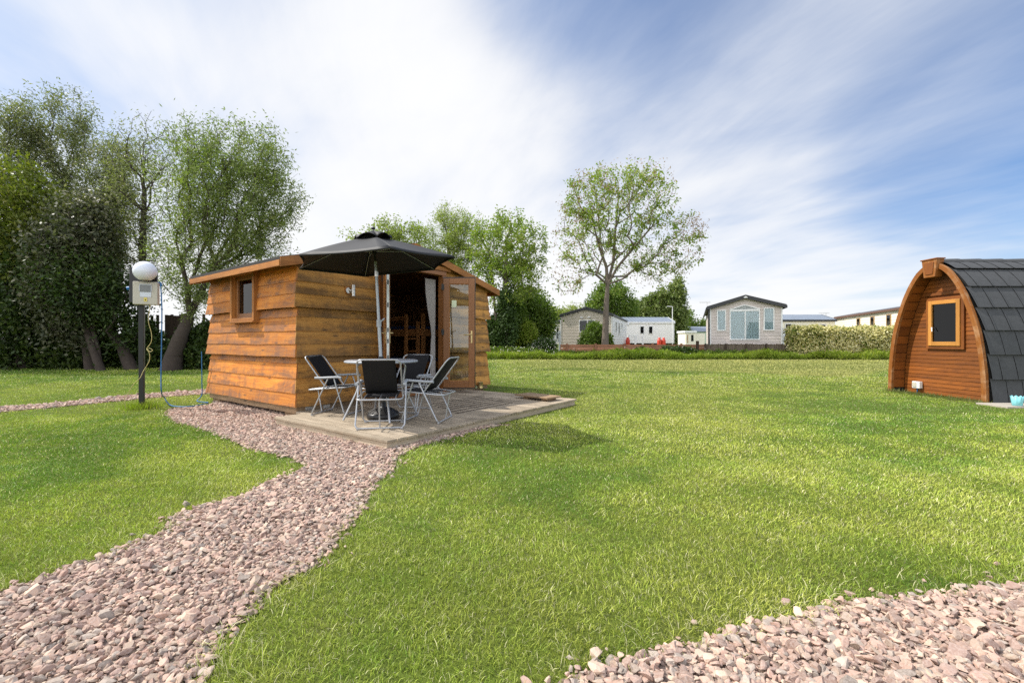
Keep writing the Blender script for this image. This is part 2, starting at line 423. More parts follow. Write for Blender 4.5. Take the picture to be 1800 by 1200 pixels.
def deck_material():
    m, t = mat('grooved deck board')
    uv = t.n('ShaderNodeUVMap').outputs[0]
    geo = t.n('ShaderNodeNewGeometry'); rnd = geo.outputs['Random Per Island']
    tc = t.n('ShaderNodeTexCoord').outputs['Object']
    sp = t.n('ShaderNodeSeparateXYZ'); t.l(tc, sp.inputs[0])
    gr = t.ramp(t.math('ABSOLUTE', t.math('SUBTRACT', t.math('FRACT', t.math('DIVIDE', sp.outputs[0], .0135)), .5)), .22, .42, 1, 0)
    g1 = t.noise(t.mapping(tc, (40, 2, 1)), 1.0, 6, .65, .5)
    bl = t.noise(tc, 2.2, 6, .65); sp2 = t.noise(tc, 34, 3, .7)
    c = t.mix(t.ramp(g1, .3, .7), (.52, .43, .32), (.33, .265, .19))
    g = t.n('ShaderNodeCombineColor'); tone = t.math('MULTIPLY_ADD', rnd, .35, .82)
    for i in range(3): t.l(tone, g.inputs[i])
    c = t.mix(.9, c, g.outputs[0], 'MULTIPLY')
    c = t.mix(t.ramp(bl, .46, .70, 0, .65), c, (.15, .12, .085))
    c = t.mix(t.ramp(sp2, .68, .76, 0, .6), c, (.10, .08, .06))
    c = t.mix(t.math('MULTIPLY', t.math('SUBTRACT', 1.0, gr), .45), c, (.10, .08, .055))
    p = principled(t, c, .85, 0, .2, t.math('MULTIPLY_ADD', g1, .3, gr), .7, .004); finish(t, p.outputs[0]); return m
M['deck'] = deck_material()

def ground_material():
    m, t = mat('lawn soil and thatch'); tc = t.n('ShaderNodeTexCoord').outputs['Object']
    n = t.noise(tc, .35, 5, .6); n2 = t.noise(tc, 18, 5, .7); n3 = t.noise(tc, 2.2, 4, .6)
    c = t.mix(t.ramp(n, .3, .7), (.085, .12, .018), (.12, .14, .026))
    c = t.mix(t.ramp(n3, .45, .75, 0, .5), c, (.13, .125, .04))
    c = t.mix(t.ramp(n2, .35, .7, 0, .7), c, (.04, .055, .012))
    p = principled(t, c, .95, 0, .1, n2, .6, .03); finish(t, p.outputs[0]); return m
def gravel_base_material():
    m, t = mat('gravel bed'); tc = t.n('ShaderNodeTexCoord').outputs['Object']
    v = t.n('ShaderNodeTexVoronoi'); v.inputs['Scale'].default_value = 34; t.l(tc, v.inputs['Vector'])
    n = t.noise(tc, 6, 4, .6)
    c = t.mix(v.outputs['Color'], (.22, .16, .13), (.40, .31, .26)); c = t.mix(t.math('MULTIPLY', n, .6), c, (.12, .085, .07))
    p = principled(t, c, .95, 0, .1, t.math('SUBTRACT', 1.0, v.outputs['Distance']), .8, .02); finish(t, p.outputs[0]); return m
M['ground'] = ground_material(); M['gravel_bed'] = gravel_base_material()
M['blade'] = attr_mat('grass blade', .5, .30, 0, .4)
M['stone'] = attr_mat('pink granite chip', .85, 0, .6, .25)

# ------------------------------------------------------------------ ground
def px_poly(pts): return [G(*p) for p in pts]
PATH = px_poly([(-900, 1300), (-400, 1150), (-60, 1062), (0, 1040), (60, 1022), (110, 1000), (170, 985), (230, 957), (290, 935), (310, 905), (360, 890),
    (420, 872), (470, 850), (520, 832), (537, 820), (515, 806), (480, 797), (440, 790), (400, 770), (350, 752), (310, 742), (296, 728),
    (300, 719), (330, 717), (372, 712), (376, 706), (523, 690), (700, 745), (890, 748), (900, 745), (850, 754), (800, 768), (740, 783), (705, 797), (693, 812), (692, 825),
    (665, 845), (648, 862), (640, 890), (626, 910), (600, 935), (588, 960), (545, 1000), (500, 1020), (470, 1040), (435, 1085), (390, 1120),
    (365, 1155), (345, 1200), (330, 1260), (250, 1700), (-900, 1700)])
DRIVE = px_poly([(960, 1230), (985, 1195), (1040, 1178), (1090, 1165), (1150, 1145), (1200, 1138), (1290, 1108), (1380, 1090), (1410, 1092), (1480, 1062),
    (1560, 1055), (1640, 1047), (1720, 1035), (1800, 1030), (2000, 1005), (2900, 960), (2900, 1700), (880, 1700)])
BACKPATH = px_poly([(-500, 762), (0, 716), (80, 711), (200, 698), (300, 690), (400, 683), (460, 679), (460, 685), (400, 690), (300, 697), (200, 706), (100, 716), (0, 725), (-500, 780)])

def build_ground():
    xs = np.concatenate((-np.geomspace(900, 32, 14), np.arange(-30, 31, 1.0), np.geomspace(32, 900, 14)))
    ys = np.concatenate((-np.geomspace(60, 6, 6), np.arange(-5, 41, 1.0), np.geomspace(42, 1200, 18)))
    X, Y = np.meshgrid(xs, ys); Z = gz(X, Y)
    v = np.stack((X, Y, Z), -1).reshape(-1, 3); nx = len(xs); ny = len(ys)
    i = (np.arange(ny-1)[:, None]*nx+np.arange(nx-1)[None]).ravel()
    q = np.stack((i, i+1, i+1+nx, i+nx), -1).ravel()
    o = np_mesh('lawn', v, q, np.full(len(i), 4), M['ground'], smooth=True); o['kind'] = 'structure'
    o['label'] = 'broad mown lawn spreading between the cabins'
    for nm, poly in (('gravel_path', PATH), ('gravel_drive', DRIVE), ('gravel_footpath', BACKPATH)):
        bm = bmesh.new(); vs = [bm.verts.new((p.x, p.y, .004)) for p in poly]; f = bm.faces.new(vs)
        f.normal_update()
        if f.normal.z < 0: f.normal_flip()
        bmesh.ops.triangulate(bm, faces=[f])
        me = bpy.data.meshes.new(nm); bm.to_mesh(me); bm.free(); me.materials.append(M['gravel_bed'])
        o = bpy.data.objects.new(nm, me); col.objects.link(o); o['kind'] = 'structure'
build_ground()

# cabin frame: x along its front, y into its depth
CAB = Vector((-3.01, 6.19, 0)); CAB_A = math.atan2(.806, .592)
MC = Matrix.Translation(CAB) @ Matrix.Rotation(CAB_A, 4, 'Z'); MCI = MC.inverted()
CW, CD = 4.11, 2.96
def cab_xy(x, y):
    c, s = math.cos(CAB_A), math.sin(CAB_A); dx = x-CAB.x; dy = y-CAB.y
    return dx*c+dy*s, -dx*s+dy*c

# --- stones
def stones(name, poly, lo, hi, dens, size, seed, fine):
    r = np.random.default_rng(seed)
    xs = [p.x for p in poly]; ys = [p.y for p in poly]
    x0, x1, y0, y1 = max(min(xs), -12), min(max(xs), 12), max(min(ys), lo), min(max(ys), hi)
    n = int((x1-x0)*(y1-y0)*dens); x = r.uniform(x0, x1, n); y = r.uniform(y0, y1, n)
    sg = np.where(r.random(n) < .12, .06, .018); jx = x+r.normal(0, 1, n)*sg; jy = y+r.normal(0, 1, n)*sg
    k = inpoly(jx, jy, poly) & (np.abs(x) < 1.32*y+1.2); x = x[k]; y = y[k]
    lx, ly = cab_xy(x, y)
    under = (lx > -.40) & (lx < 3.4) & (ly > -2.46) & (ly < -.3) | (lx > .35) & (lx < 4) & (ly > .1) & (ly < 2.9)
    x = x[~under]; y = y[~under]; n = len(x)
    bm = bmesh.new(); bmesh.ops.create_icosphere(bm, subdivisions=2 if fine else 1, radius=1)
    base = np.array([v.co[:] for v in bm.verts]); fc = np.array([[v.index for v in f.verts] for f in bm.faces]); bm.free()
    T = []
    for i in range(16):
        b = base.copy()
        for _ in range(9):                                   # chop flat facets off a ball: angular chippings
            d = r.normal(size=3); d /= np.linalg.norm(d); c = r.uniform(.28, .70)
            h = b @ d; b = b-np.outer(np.maximum(h-c, 0), d)
        b *= np.array([1, r.uniform(.48, .85), r.uniform(.36, .62)]); T.append(b/np.abs(b).max())
    T = np.array(T)[r.integers(0, 16, n)]
    s = size*np.exp(r.normal(.0, .33, n)); T = T*s[:, None, None]
    a = r.uniform(0, 2*np.pi, n); tl = r.normal(0, .34, n); t2 = r.normal(0, .34, n)
    def rot(ax, ang):
        c, s_ = np.cos(ang), np.sin(ang); m = np.zeros((n, 3, 3)); i, j = [(1, 2), (2, 0), (0, 1)][ax]
        m[:, ax, ax] = 1; m[:, i, i] = c; m[:, j, j] = c; m[:, i, j] = -s_; m[:, j, i] = s_; return m
    Rm = rot(2, a) @ rot(0, tl) @ rot(1, t2)
    V = np.einsum('nij,nvj->nvi', Rm, T)
    V += np.stack((x, y, r.uniform(-.004, .014, n)+s*.25), -1)[:, None, :]
    nv = base.shape[0]; L = (fc[None]+(np.arange(n)*nv)[:, None, None]).reshape(-1)
    tone = r.uniform(0, 1, n); g = r.uniform(.52, 1.15, n)
    pal = np.array([(.46, .32, .275), (.40, .27, .235), (.50, .385, .33), (.37, .325, .305), (.43, .30, .26), (.54, .43, .36), (.33, .23, .21)])
    c = pal[r.integers(0, len(pal), n)]*g[:, None]*np.array([1.06, .99, .87]); c = np.concatenate((c, np.ones((n, 1))), 1)
    C = np.repeat(c, nv, 0)
    o = np_mesh(name, V.reshape(-1, 3), L, np.full(n*len(fc), 3), M['stone'], colors=C)
    o['kind'] = 'stuff'; return o
def build_gravel():
    o = stones('gravel', PATH, .6, 2.4, 6200, .0142, 1, True); o['label'] = 'angular pink chippings of the near curving path'
    o = stones('gravel', PATH, 2.4, 9.0, 4600, .0145, 2, False); o['label'] = 'pink chippings beside the timber deck'
    o = stones('gravel', DRIVE, .6, 3.4, 5600, .0150, 3, True); o['label'] = 'pink chippings at the lower right edge of the lawn'
    o = stones('gravel', BACKPATH, 5.0, 12.0, 1800, .020, 4, False); o['label'] = 'narrow strip of pink chippings across the left lawn'
build_gravel()

# --- grass
DRY = [(*G(px, py)[:2], rr, am) for px, py, rr, am in ((335, 795, .45, 1.0), (400, 868, .3, .8), (690, 880, .25, .7), (1395, 1085, .25, .9), (1250, 1110, .2, .7), (1120, 905, .4, .4), (1000, 1120, .2, .6), (560, 1010, .2, .7), (320, 700, .5, .8), (1000, 680, 1.2, .35), (1200, 740, .9, .3), (130, 900, .4, .4))]
def build_grass():
    r = np.random.default_rng(21); VS = []; CS = []; LS = []; SZ = []; base = 0
    bands = [(.7, 1.6, 24000, .0023), (1.6, 2.6, 18000, .0027), (2.6, 4.0, 10500, .0036), (4.0, 6.5, 4600, .0055), (6.5, 10, 2200, .0082), (10, 15.5, 1000, .012), (15.5, 23.0, 420, .020)]
    for lo, hi, dens, wd in bands:
        xm = 1.30*hi+1.2; n = int(2*xm*(hi-lo)*dens)
        x = r.uniform(-xm, xm, n); y = r.uniform(lo, hi, n)
        k = np.abs(x) < 1.30*y+1.0; x = x[k]; y = y[k]; n = len(x)
        e = .025+.03*vnoise(x, y, 3, 5)
        jx = x+r.normal(0, 1, n)*e; jy = y+r.normal(0, 1, n)*e
        bad = np.zeros(n, bool); near = np.zeros(n, bool)
        qx = x+r.normal(0, .11, n); qy = y+r.normal(0, .11, n)
        for poly in (PATH, DRIVE, BACKPATH): bad |= inpoly(jx, jy, poly); near |= inpoly(qx, qy, poly)
        lx, ly = cab_xy(x, y)
        bad |= (lx > -.05) & (lx < CW+.05) & (ly > -.2) & (ly < CD+.05)
        bad |= (lx > -.46) & (lx < 3.53) & (ly > -2.56) & (ly < .1)
        bad |= (x > 8.22) & (y > 7.62) & (y < 9.62)
        x = x[~bad]; y = y[~bad]; near = near[~bad]; n = len(x)
        big = fbm(x, y, .45, 3); mid = fbm(x, y, 2.3, 9); fin = fbm(x, y, 9, 13, 3)
        far = ss(9, 14, y)
        h = (.012+.015*r.random(n))*(1+.5*(mid-.5))*(1+.8*far)
        h *= np.where(near, r.uniform(.9, 1.9, n), 1)
        tall = r.random(n) < .04; h *= np.where(tall, 1.5, 1)
        w = wd*r.uniform(.6, 1.3, n)
        a = r.uniform(0, 2*np.pi, n); fx, fy = np.cos(a), np.sin(a)
        comb = fbm(x, y, 1.3, 31)*9; la = comb+r.normal(0, 1.7, n); ln = h*np.abs(r.normal(.72, .5, n))*np.where(near, 1.5, 1)
        lxv, lyv = np.cos(la)*ln, np.sin(la)*ln
        z = gz(x, y)-.003
        p0 = np.stack((x-fx*w/2, y-fy*w/2, z), -1); p1 = np.stack((x+fx*w/2, y+fy*w/2, z), -1)
        mx = x+lxv*.35; my = y+lyv*.35; mz = z+h*.62
        p2 = np.stack((mx+fx*w*.42, my+fy*w*.42, mz), -1); p3 = np.stack((mx-fx*w*.42, my-fy*w*.42, mz), -1)
        p4 = np.stack((x+lxv, y+lyv, z+h), -1)
        near_band = hi <= 6.5
        # colour of each blade: its own kind, plus patches of drier and lusher turf
        dry = np.clip((big-.49)*2.7+(mid-.5)*1.7+(fin-.5)*.7, -.6, .9)
        gcol = np.array([.275, .420, .046]); ycol = np.array([.54, .575, .115]); dcol = np.array([.11, .24, .030]); straw = np.array([.86, .80, .50])
        for qx_, qy_, rr, am in DRY: dry = dry+am*np.exp(-((x-qx_)**2+((y-qy_)*.8)**2)/rr**2)*(.5+fin)
        f = np.clip(.32+.55*dry+r.normal(0, .22, n), 0, 1)[:, None]
        c = gcol*(1-f)+ycol*f
        dk = (np.clip(-dry*1.1+.18+r.normal(0, .26, n), 0, .9))[:, None]; c = c*(1-dk)+dcol*dk
        sw = (r.random(n) < (.06+.08*np.clip(dry, 0, 1)+.20*near+.08*far))[:, None]
        c = np.where(sw, straw*r.uniform(.6, 1.1, (n, 1)), c)
        # left lawn is lusher; the far, rougher cut beyond the mowing line is paler
        lush = ss(-1.0, -3.0, x)[:, None]*.7; c = c*(1-lush)+(c*np.array([.80, .88, .55]))*lush
        ridge = 14.6+1.2*np.sin(x*.45+.3)+.4*np.sin(x*1.1)
        vignette = ss(3.2, 1.5, y)[:, None]*.50; c = c*(1-vignette)+(c*np.array([.60, .66, .52]))*vignette  # lens vignetting painted into the blade colour, darker towards the viewer
        bey = (ss(0, .8, y-ridge)*ss(-1, 2, x))[:, None]; c = c*(1-bey*.75)+np.array([.50, .475, .17])*bey*.75
        rl = (np.exp(-((y-ridge+.2)/.28)**2)*ss(-2, 1, x)*ss(9, 5, x))[:, None]; c = c*(1-.5*rl)
        st = (.5+.5*np.sin((x*.5+y*.86)*2*np.pi/1.05+big*3))[:, None]; c = c*(.93+.13*st)
        c = c*r.uniform(.56, 1.40, (n, 1))*np.array([1.03, 1.02, .98])
        c = np.concatenate((c, np.ones((n, 1))), 1)
        if near_band:
            V = np.stack((p0, p1, p2, p3, p4), 1).reshape(-1, 3); nv = 5
            i = base+np.arange(n)[:, None]*5
            L = np.concatenate((i, i+1, i+2, i+3, i+3, i+2, i+4), 1).ravel(); S = np.tile([4, 3], n)
        else:
            V = np.stack((p0, p1, p4), 1).reshape(-1, 3); nv = 3
            i = base+np.arange(n)[:, None]*3; L = np.concatenate((i, i+1, i+2), 1).ravel(); S = np.full(n, 3)
        VS.append(V); LS.append(L); SZ.append(S); CS.append(np.repeat(c, nv, 0)); base += len(V)
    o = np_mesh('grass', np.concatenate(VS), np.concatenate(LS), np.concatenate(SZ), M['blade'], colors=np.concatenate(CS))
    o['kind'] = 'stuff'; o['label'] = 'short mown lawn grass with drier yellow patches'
build_grass()

# ------------------------------------------------------------------ log cabin
TIER = [  # (bottom, top of its visible reveal, step inside its tier)
    (2.12, 2.30, 0), (1.93, 2.12, 1), (1.75, 1.93, 2), (1.56, 1.75, 3),
    (1.43, 1.56, 0), (1.23, 1.43, 1), (1.04, 1.23, 2), (.862, 1.04, 3),
    (.77, .862, 0), (.56, .77, 1), (.356, .56, 2), (.17, .356, 3)]
ROOF_S, ROOF_P, RIDGE_X = .253, 2.80, CW/2
def roof_z(x): return ROOF_P-ROOF_S*abs(x-RIDGE_X)
def board(mb, a, b, zb, zt, ob, ot, wall, r, seg=.22, wane=.006):
    """one lapped board between a and b; wall maps (along, out, z) to the cabin frame; ends may be (bottom, top) pairs"""
    a0, a1 = a if isinstance(a, tuple) else (a, a); b0, b1 = b if isinstance(b, tuple) else (b, b)
    n = max(2, int((b0-a0)/seg)); th = .020
    rows = [[], [], [], []]; uv = [[], [], [], []]
    ph = r.uniform(0, 10)
    for i in range(n+1):
        t = i/n; s0 = a0+(b0-a0)*t; s1 = a1+(b1-a1)*t
        wv = (math.sin(s0*3.1+ph)+.6*math.sin(s0*8.3+ph*2))*wane*.5+r.uniform(-.3, .3)*wane
        rows[0].append(wall(s1, ot, zt)); rows[1].append(wall(s0, ob, zb+wv))
        rows[2].append(wall(s0, ob-th, zb+wv)); rows[3].append(wall(s1, ot-th, zt))
        uv[0].append((s1, zt-zb)); uv[1].append((s0, 0)); uv[2].append((s0, -.02)); uv[3].append((s1, zt-zb))
    mb.grid(rows, smooth=False, uvs=uv)
    for e in (0, -1): mb.face([rows[k][e] for k in range(4)], [(0, .1), (0, 0), (.02, 0), (.02, .1)])
def offs(k): return .020+.016*(k+1), .002+.0165*k
def build_cabin():
    r = random.Random(3)
    t = thing('timber_cabin', 'orange brown clapboard cabin with open glazed doors beside the timber deck', 'cabin', CAB, CAB_A)
    front = lambda s, o, z: (s, -o, z)
    left = lambda s, o, z: (-o, s, z)
    right = lambda s, o, z: (CW+o, s, z)
    back = lambda s, o, z: (s, CD+o, z)
    DX0, DX1, DZ = 1.34, 2.84, 2.33
    fm = MB(); lm = MB(); rm = MB(); bk = MB()
    for zb, zt, k in TIER:
        ob, ot = offs(k); zt2 = zt+.03 if k else zt
        if zb < 2.1:
            board(fm, (-ob, -ot), DX0, zb, zt2, ob, ot, front, r)
            board(fm, DX1, (CW+ob, CW+ot), zb, zt2, ob, ot, front, r, wane=.016, seg=.07)
        else:
            board(fm, -ob, DX0, zb, 2.24, ob, ot, front, r); board(fm, DX1, CW+ob, zb, 2.24, ob, ot, front, r, wane=.012)
        if zb < 1.40 or zb > 2.1 and False: board(lm, (-ob, -ot), (CD+ob, CD+ot), zb, zt2, ob, ot, left, r)
        else:
            top = min(zt2, 2.24)
            if zb < 1.42 or zb > 2.2: board(lm, -ob, CD+ob, zb, top, ob, ot, left, r)
            else:
                board(lm, (-ob, -ot), 1.08, zb, top, ob, ot, left, r); board(lm, 1.93, (CD+ob, CD+ot), zb, top, ob, ot, left, r)
        board(rm, (-ob, -ot), (CD+ob, CD+ot), zb, min(zt2, 2.24), ob, ot, right, r, wane=.02, seg=.1)
        board(bk, (-ob, -ot), (CW+ob, CW+ot), zb, min(zt2, 2.24), ob, ot, back, r)
    for zb, zt, k in ((2.24, 2.40, 0), (2.40, 2.56, 1), (2.56, 2.70, 2)):   # gable boards
        ob, ot = .03, .008
        def hw(z): return max(.04, (ROOF_P-.07-z)/ROOF_S)
        w0, w1 = min(hw(zb), CW/2), min(hw(zt), CW/2)
        if zb < DZ:
            board(fm, (RIDGE_X-w0, RIDGE_X-w1), DX0, zb, zt, ob, ot, front, r); board(fm, DX1, (RIDGE_X+w0, RIDGE_X+w1), zb, zt, ob, ot, front, r)
            board(fm, DX0, DX1, DZ, zt, ob, ot, front, r)
        else: board(fm, (RIDGE_X-w0, RIDGE_X-w1), (RIDGE_X+w0, RIDGE_X+w1), zb, zt, ob, ot, front, r)
        board(bk, (RIDGE_X-w0, RIDGE_X-w1), (RIDGE_X+w0, RIDGE_X+w1), zb, zt, ob, ot, back, r)
    fm.build('front_wall', M['board_front'], t, fix=False); lm.build('side_wall', M['board'], t, fix=False)
    rm.build('side_wall', M['board'], t, fix=False); bk.build('rear_wall', M['board'], t, fix=False)
    # lining, floor
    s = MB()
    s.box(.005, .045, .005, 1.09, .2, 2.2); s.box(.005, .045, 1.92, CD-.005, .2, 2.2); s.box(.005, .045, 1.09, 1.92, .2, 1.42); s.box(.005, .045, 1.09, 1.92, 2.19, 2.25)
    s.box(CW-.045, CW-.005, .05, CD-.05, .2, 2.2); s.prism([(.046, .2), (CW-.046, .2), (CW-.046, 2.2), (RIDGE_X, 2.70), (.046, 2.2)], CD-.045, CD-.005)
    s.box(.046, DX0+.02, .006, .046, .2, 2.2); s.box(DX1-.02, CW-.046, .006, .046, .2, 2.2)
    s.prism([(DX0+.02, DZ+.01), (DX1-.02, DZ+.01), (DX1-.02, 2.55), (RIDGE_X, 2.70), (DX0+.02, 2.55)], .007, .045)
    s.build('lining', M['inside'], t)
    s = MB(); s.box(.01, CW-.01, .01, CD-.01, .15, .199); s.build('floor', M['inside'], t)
    # base beams and blocks
    s = MB(); s.box(-.02, CW+.02, -.035, .03, .085, .185); s.box(-.035, .03, -.034, CD+.03, .07, .184); s.box(-.02, CW+.02, CD-.03, CD+.035, .07, .185); s.box(CW-.03, CW+.035, -.034, CD+.03, .07, .184)
    s.build('base_beam', M['rawbeam'], t, .004)
    for x in (.0, 2.0, CW-.25):
        for y in (.06, CD-.32): s = MB(); s.box(x, x+.26, y, y+.3, -.02, .069); s.build('support_block', M['rawbeam'], t, .004)
    for x in (.09, .36, CW-.42): s = MB(); s.box(x, x+.11, -.039, -.0352, .10, .15); s.build('metal_bracket', M['steel'], t)
    # roof
    ov, fy, by = .31, -.13, CD+.10
    rf = MB()
    for sg in (-1, 1):
        xe = RIDGE_X+sg*(CW/2+ov); ze = roof_z(xe)
        p = [(RIDGE_X, fy, ROOF_P-.03), (xe, fy, ze-.03), (xe, by, ze-.03), (RIDGE_X, by, ROOF_P-.03)]
        rf.hexa(p+[(a, b, c+.045) for a, b, c in p])
    roof = rf.build('roof', M['felt'], t, .004)
    un = MB()
    for sg in (-1, 1):
        xe = RIDGE_X+sg*(CW/2+ov-.012); ze = roof_z(xe)
        p = [(RIDGE_X, fy+.01, ROOF_P-.058), (xe, fy+.01, ze-.058), (xe, by-.01, ze-.058), (RIDGE_X, by-.01, ROOF_P-.058)]
        un.hexa(p+[(a, b, c+.025) for a, b, c in p])
    un.build('soffit', M['inside'], roof)
    fa = MB()
    for sg in (-1, 1):
        xe = RIDGE_X+sg*(CW/2+ov); ze = roof_z(xe)
        for y in (fy-.022, by+.002):
            p = [(RIDGE_X, y, ROOF_P-.125), (xe, y, ze-.125), (xe, y+.02, ze-.125), (RIDGE_X, y+.02, ROOF_P-.125)]
            fa.hexa(p+[(a, b, c+.128) for a, b, c in p])
        fa.box(xe-.01, xe+.012, fy, by, ze-.115, ze-.032)
    fa.build('barge_board', M['trim'], roof, .003)
    # window
    w = MB(); y0, y1, z0, z1 = 1.08, 1.93, 1.40, 2.20
    for b in ((y0, y0+.06, z0, z1), (y1-.06, y1, z0, z1), (y0+.06, y1-.06, z1-.06, z1), (y0+.06, y1-.06, z0, z0+.05)): w.box(-.115, .03, *b)
    win = w.build('window', M['trim'], t, .004)
    w = MB(); w.box(-.14, .02, y0-.015, y1+.015, z0-.026, z0-.001); w.build('sill', M['trim'], win, .003)
    w = MB(); a, b, c, d = y0+.06, y1-.06, z0+.05, z1-.06
    for q in ((a, a+.075, c, d), (b-.075, b, c, d), (a+.075, b-.075, d-.075, d), (a+.075, b-.075, c, c+.08)): w.box(-.05, .01, *q)
    w.build('frame', M['door_wood'], win, .006)
    w = MB(); w.box(-.022, -.016, a+.07, b-.07, c+.07, d-.07); w.build('pane', M['pane_dark'], win)
    # door surround
    d = MB(); d.box(DX0-.02, DX0+.075, -.075, .05, .12, DZ-.0); d.box(DX1-.075, DX1+.02, -.075, .05, .12, DZ); d.box(DX0-.02, DX1+.02, -.078, .05, DZ+.001, DZ+.08)
    d.box(DX0+.076, DX1-.076, -.06, .04, .12, .19)
    d.build('door_frame', M['door_wood'], t, .004)
    d = MB(); d.box(DX0-.12, DX1+.12, -.10, -.03, DZ+.082, DZ+.16); d.build('lintel', M['trim'], t, .004)
    # leaves: built along +x from the hinge
    def leaf(hx, ang, side):
        T = Matrix.Translation((hx, -.085, 0)) @ Matrix.Rotation(ang, 4, 'Z'); wd = .60; z0, z1 = .20, 2.29; th = .06
        L = MB()
        for q in ((0, .115, z0, z1), (wd-.115, wd, z0, z1), (.115, wd-.115, z1-.125, z1), (.115, wd-.115, z0, z0+.13)): L.box(q[0], q[1], -th/2, th/2, q[2], q[3], T)
        door = L.build('door', M['door_wood'], t, .005)
        g = MB(); g.box(.10, wd-.10, -.006, .006, z0+.12, z1-.115, T); g.build('glass', M['pane'], door)
        b = MB()
        for q in ((.113, .121, z0+.13, z1-.125), (wd-.121, wd-.113, z0+.13, z1-.125), (.121, wd-.121, z1-.133, z1-.125), (.121, wd-.121, z0+.13, z0+.138)): b.box(q[0], q[1], -.022, .022, q[2], q[3], T)
        b.build('glazing_bead', M['trim'], door)
        if side > 0:
            e = MB(); e.box(wd+.0005, wd+.008, -.034, .026, z0-.004, z1+.004, T); e.box(-.002, wd, -.0335, -.0305, z1-.012, z1+.006, T); e.box(-.002, wd, -.0335, -.0305, z0-.006, z0+.01, T)
            e.build('gasket', M['black_plastic'], door)
        else:
            e = MB(); e.box(wd+.0005, wd+.006, -.018, .018, z0+.004, z1-.004, T); e.build('lock_strip', M['white_strip'], door)
            for z in (.45, .8, 1.05, 1.22, 1.6, 1.95): e = MB(); e.box(wd+.0062, wd+.009, -.010, .010, z, z+.07, T); e.build('lock_keep', M['black_metal'], door)
        for sd in (-1, 1):
            h = MB(); hz = 1.18
            h.box(wd-.075, wd-.045, sd*.031, sd*.039, hz-.13, hz+.10, T)
            h.tube([T @ Vector(p) for p in ((wd-.06, sd*.035, hz+.03), (wd-.06, sd*.075, hz+.03), (wd-.075, sd*.082, hz+.03), (wd-.20, sd*.078, hz+.025))], .010, 10)
            h.build('handle', M['brass'], door, .002)
        for z in (.42, 1.2, 2.05): hh = MB(); hh.tube([T @ Vector((-.012, -.03, z)), T @ Vector((-.012, -.03, z+.12))], .016, 10); hh.box(-.03, .02, -.045, -.031, z+.01, z+.11, T); hh.build('hinge', M['black_metal'], door)
        if side > 0:
            k = MB(); k.box(.16, .25, -.0095, -.0065, 1.73, 1.86, T); k.build('sticker', M['sticker'], door)
    leaf(2.77, R(-1.7)-CAB_A, 1)
    leaf(1.41, math.atan2(-.93, .36)-CAB_A, -1)
    return t
build_cabin()

def cab_thing(name, label, cat, x=0, y=0, z=0, rz=0, group=None):
    p = MC @ Vector((x, y, z)); return thing(name, label, cat, p, CAB_A+rz, group)
def build_interior():
    t = cab_thing('bunk_bed', 'pine bunk bed with ladder standing inside the dark cabin', 'bunk bed')
    x0, x1, y0, y1 = 3.2, 4.03, .95, 3.0
    for x in (x0, x1-.07):
        for y in (y0, y1-.07): s = MB(); s.box(x, x+.07, y, y+.07, .2, 1.68); s.build('post', M['bunk'], t, .006)
    for z in (.50, 1.20):
        s = MB(); s.box(x0-.022, x0-.001, y0-.01, y1, z, z+.15); s.build('side_rail', M['bunk'], t, .004)
        s = MB(); s.box(x0+.071, x1-.071, y0+.01, y0+.04, z, z+.15); s.build('end_rail', M['bunk'], t, .004)
    s = MB(); s.box(x0-.022, x0-.001, 1.42, y1, 1.55, 1.63); s.build('guard_rail', M['bunk'], t, .004)
    s = MB()
    for y in (1.02, 1.40): s.box(x0-.06, x0-.024, y, y+.09, .2, 1.66 if y > 1.2 else 1.50)
    for z in (.55, .85, 1.12): s.box(x0-.05, x0-.03, 1.111, 1.399, z, z+.04)
    s.build('ladder', M['bunk'], t, .006)
    for z in (.56, 1.26): s = MB(); s.box(x0+.02, x1-.02, y0+.05, y1-.05, z, z+.16); s.build('mattress', M['mattress'], t, .03)
    s = MB(); n = 40; rows = []
    for z, sq, o in ((2.26, 1, 0), (2.0, .95, .0), (1.7, .75, .015), (1.35, .42, .04), (1.2, .34, .05), (1.0, .42, .04), (.6, .5, .02), (.3, .55, .0)):
        rows.append([(2.74-.27*sq*(i/n), .10+o*.3+.022*math.sin(i*1.5)*(.5+sq*.5), z) for i in range(n+1)])
    s.grid(rows)
    c = s.build('curtain', M['curtain'], None); c.location = CAB; c.rotation_euler = (0, 0, CAB_A)
    tag(c, 'pale grey curtain gathered at the open doorway', 'curtain')
    t = cab_thing('wall_lamp', 'small steel cylinder lamp on the front boards left of the door', 'lamp', .80, -.075, 1.86)
    s = MB(); s.tube([(0, -.055, -.085), (0, -.055, .085)], .028, 20); s.build('lamp_tube', M['steel'], t, .002)
    s = MB(); s.tube([(-.05, .012, 0), (-.05, -.012, 0)], .045, 20); s.tube([(-.05, -.012, 0), (0, -.05, 0)], .012, 8); s.build('bracket', M['steel'], t)
    s = MB(); s.box(-.10, .0, .013, .030, -.06, .06); s.build('back_plate', M['trim'], t, .003)
    t = cab_thing('metal_tin', 'small gold tin standing on the deck by the cabin corner', 'tin', CW-.35, -.16, .112)
    s = MB(); s.lathe([(0, 0), (.055, 0), (.057, .004), (.055, .01), (.055, .125), (.058, .13), (.053, .132), (.05, .12), (.05, .02), (0, .02)], n=24); s.build('tin_body', M['brass'], t)
build_interior()

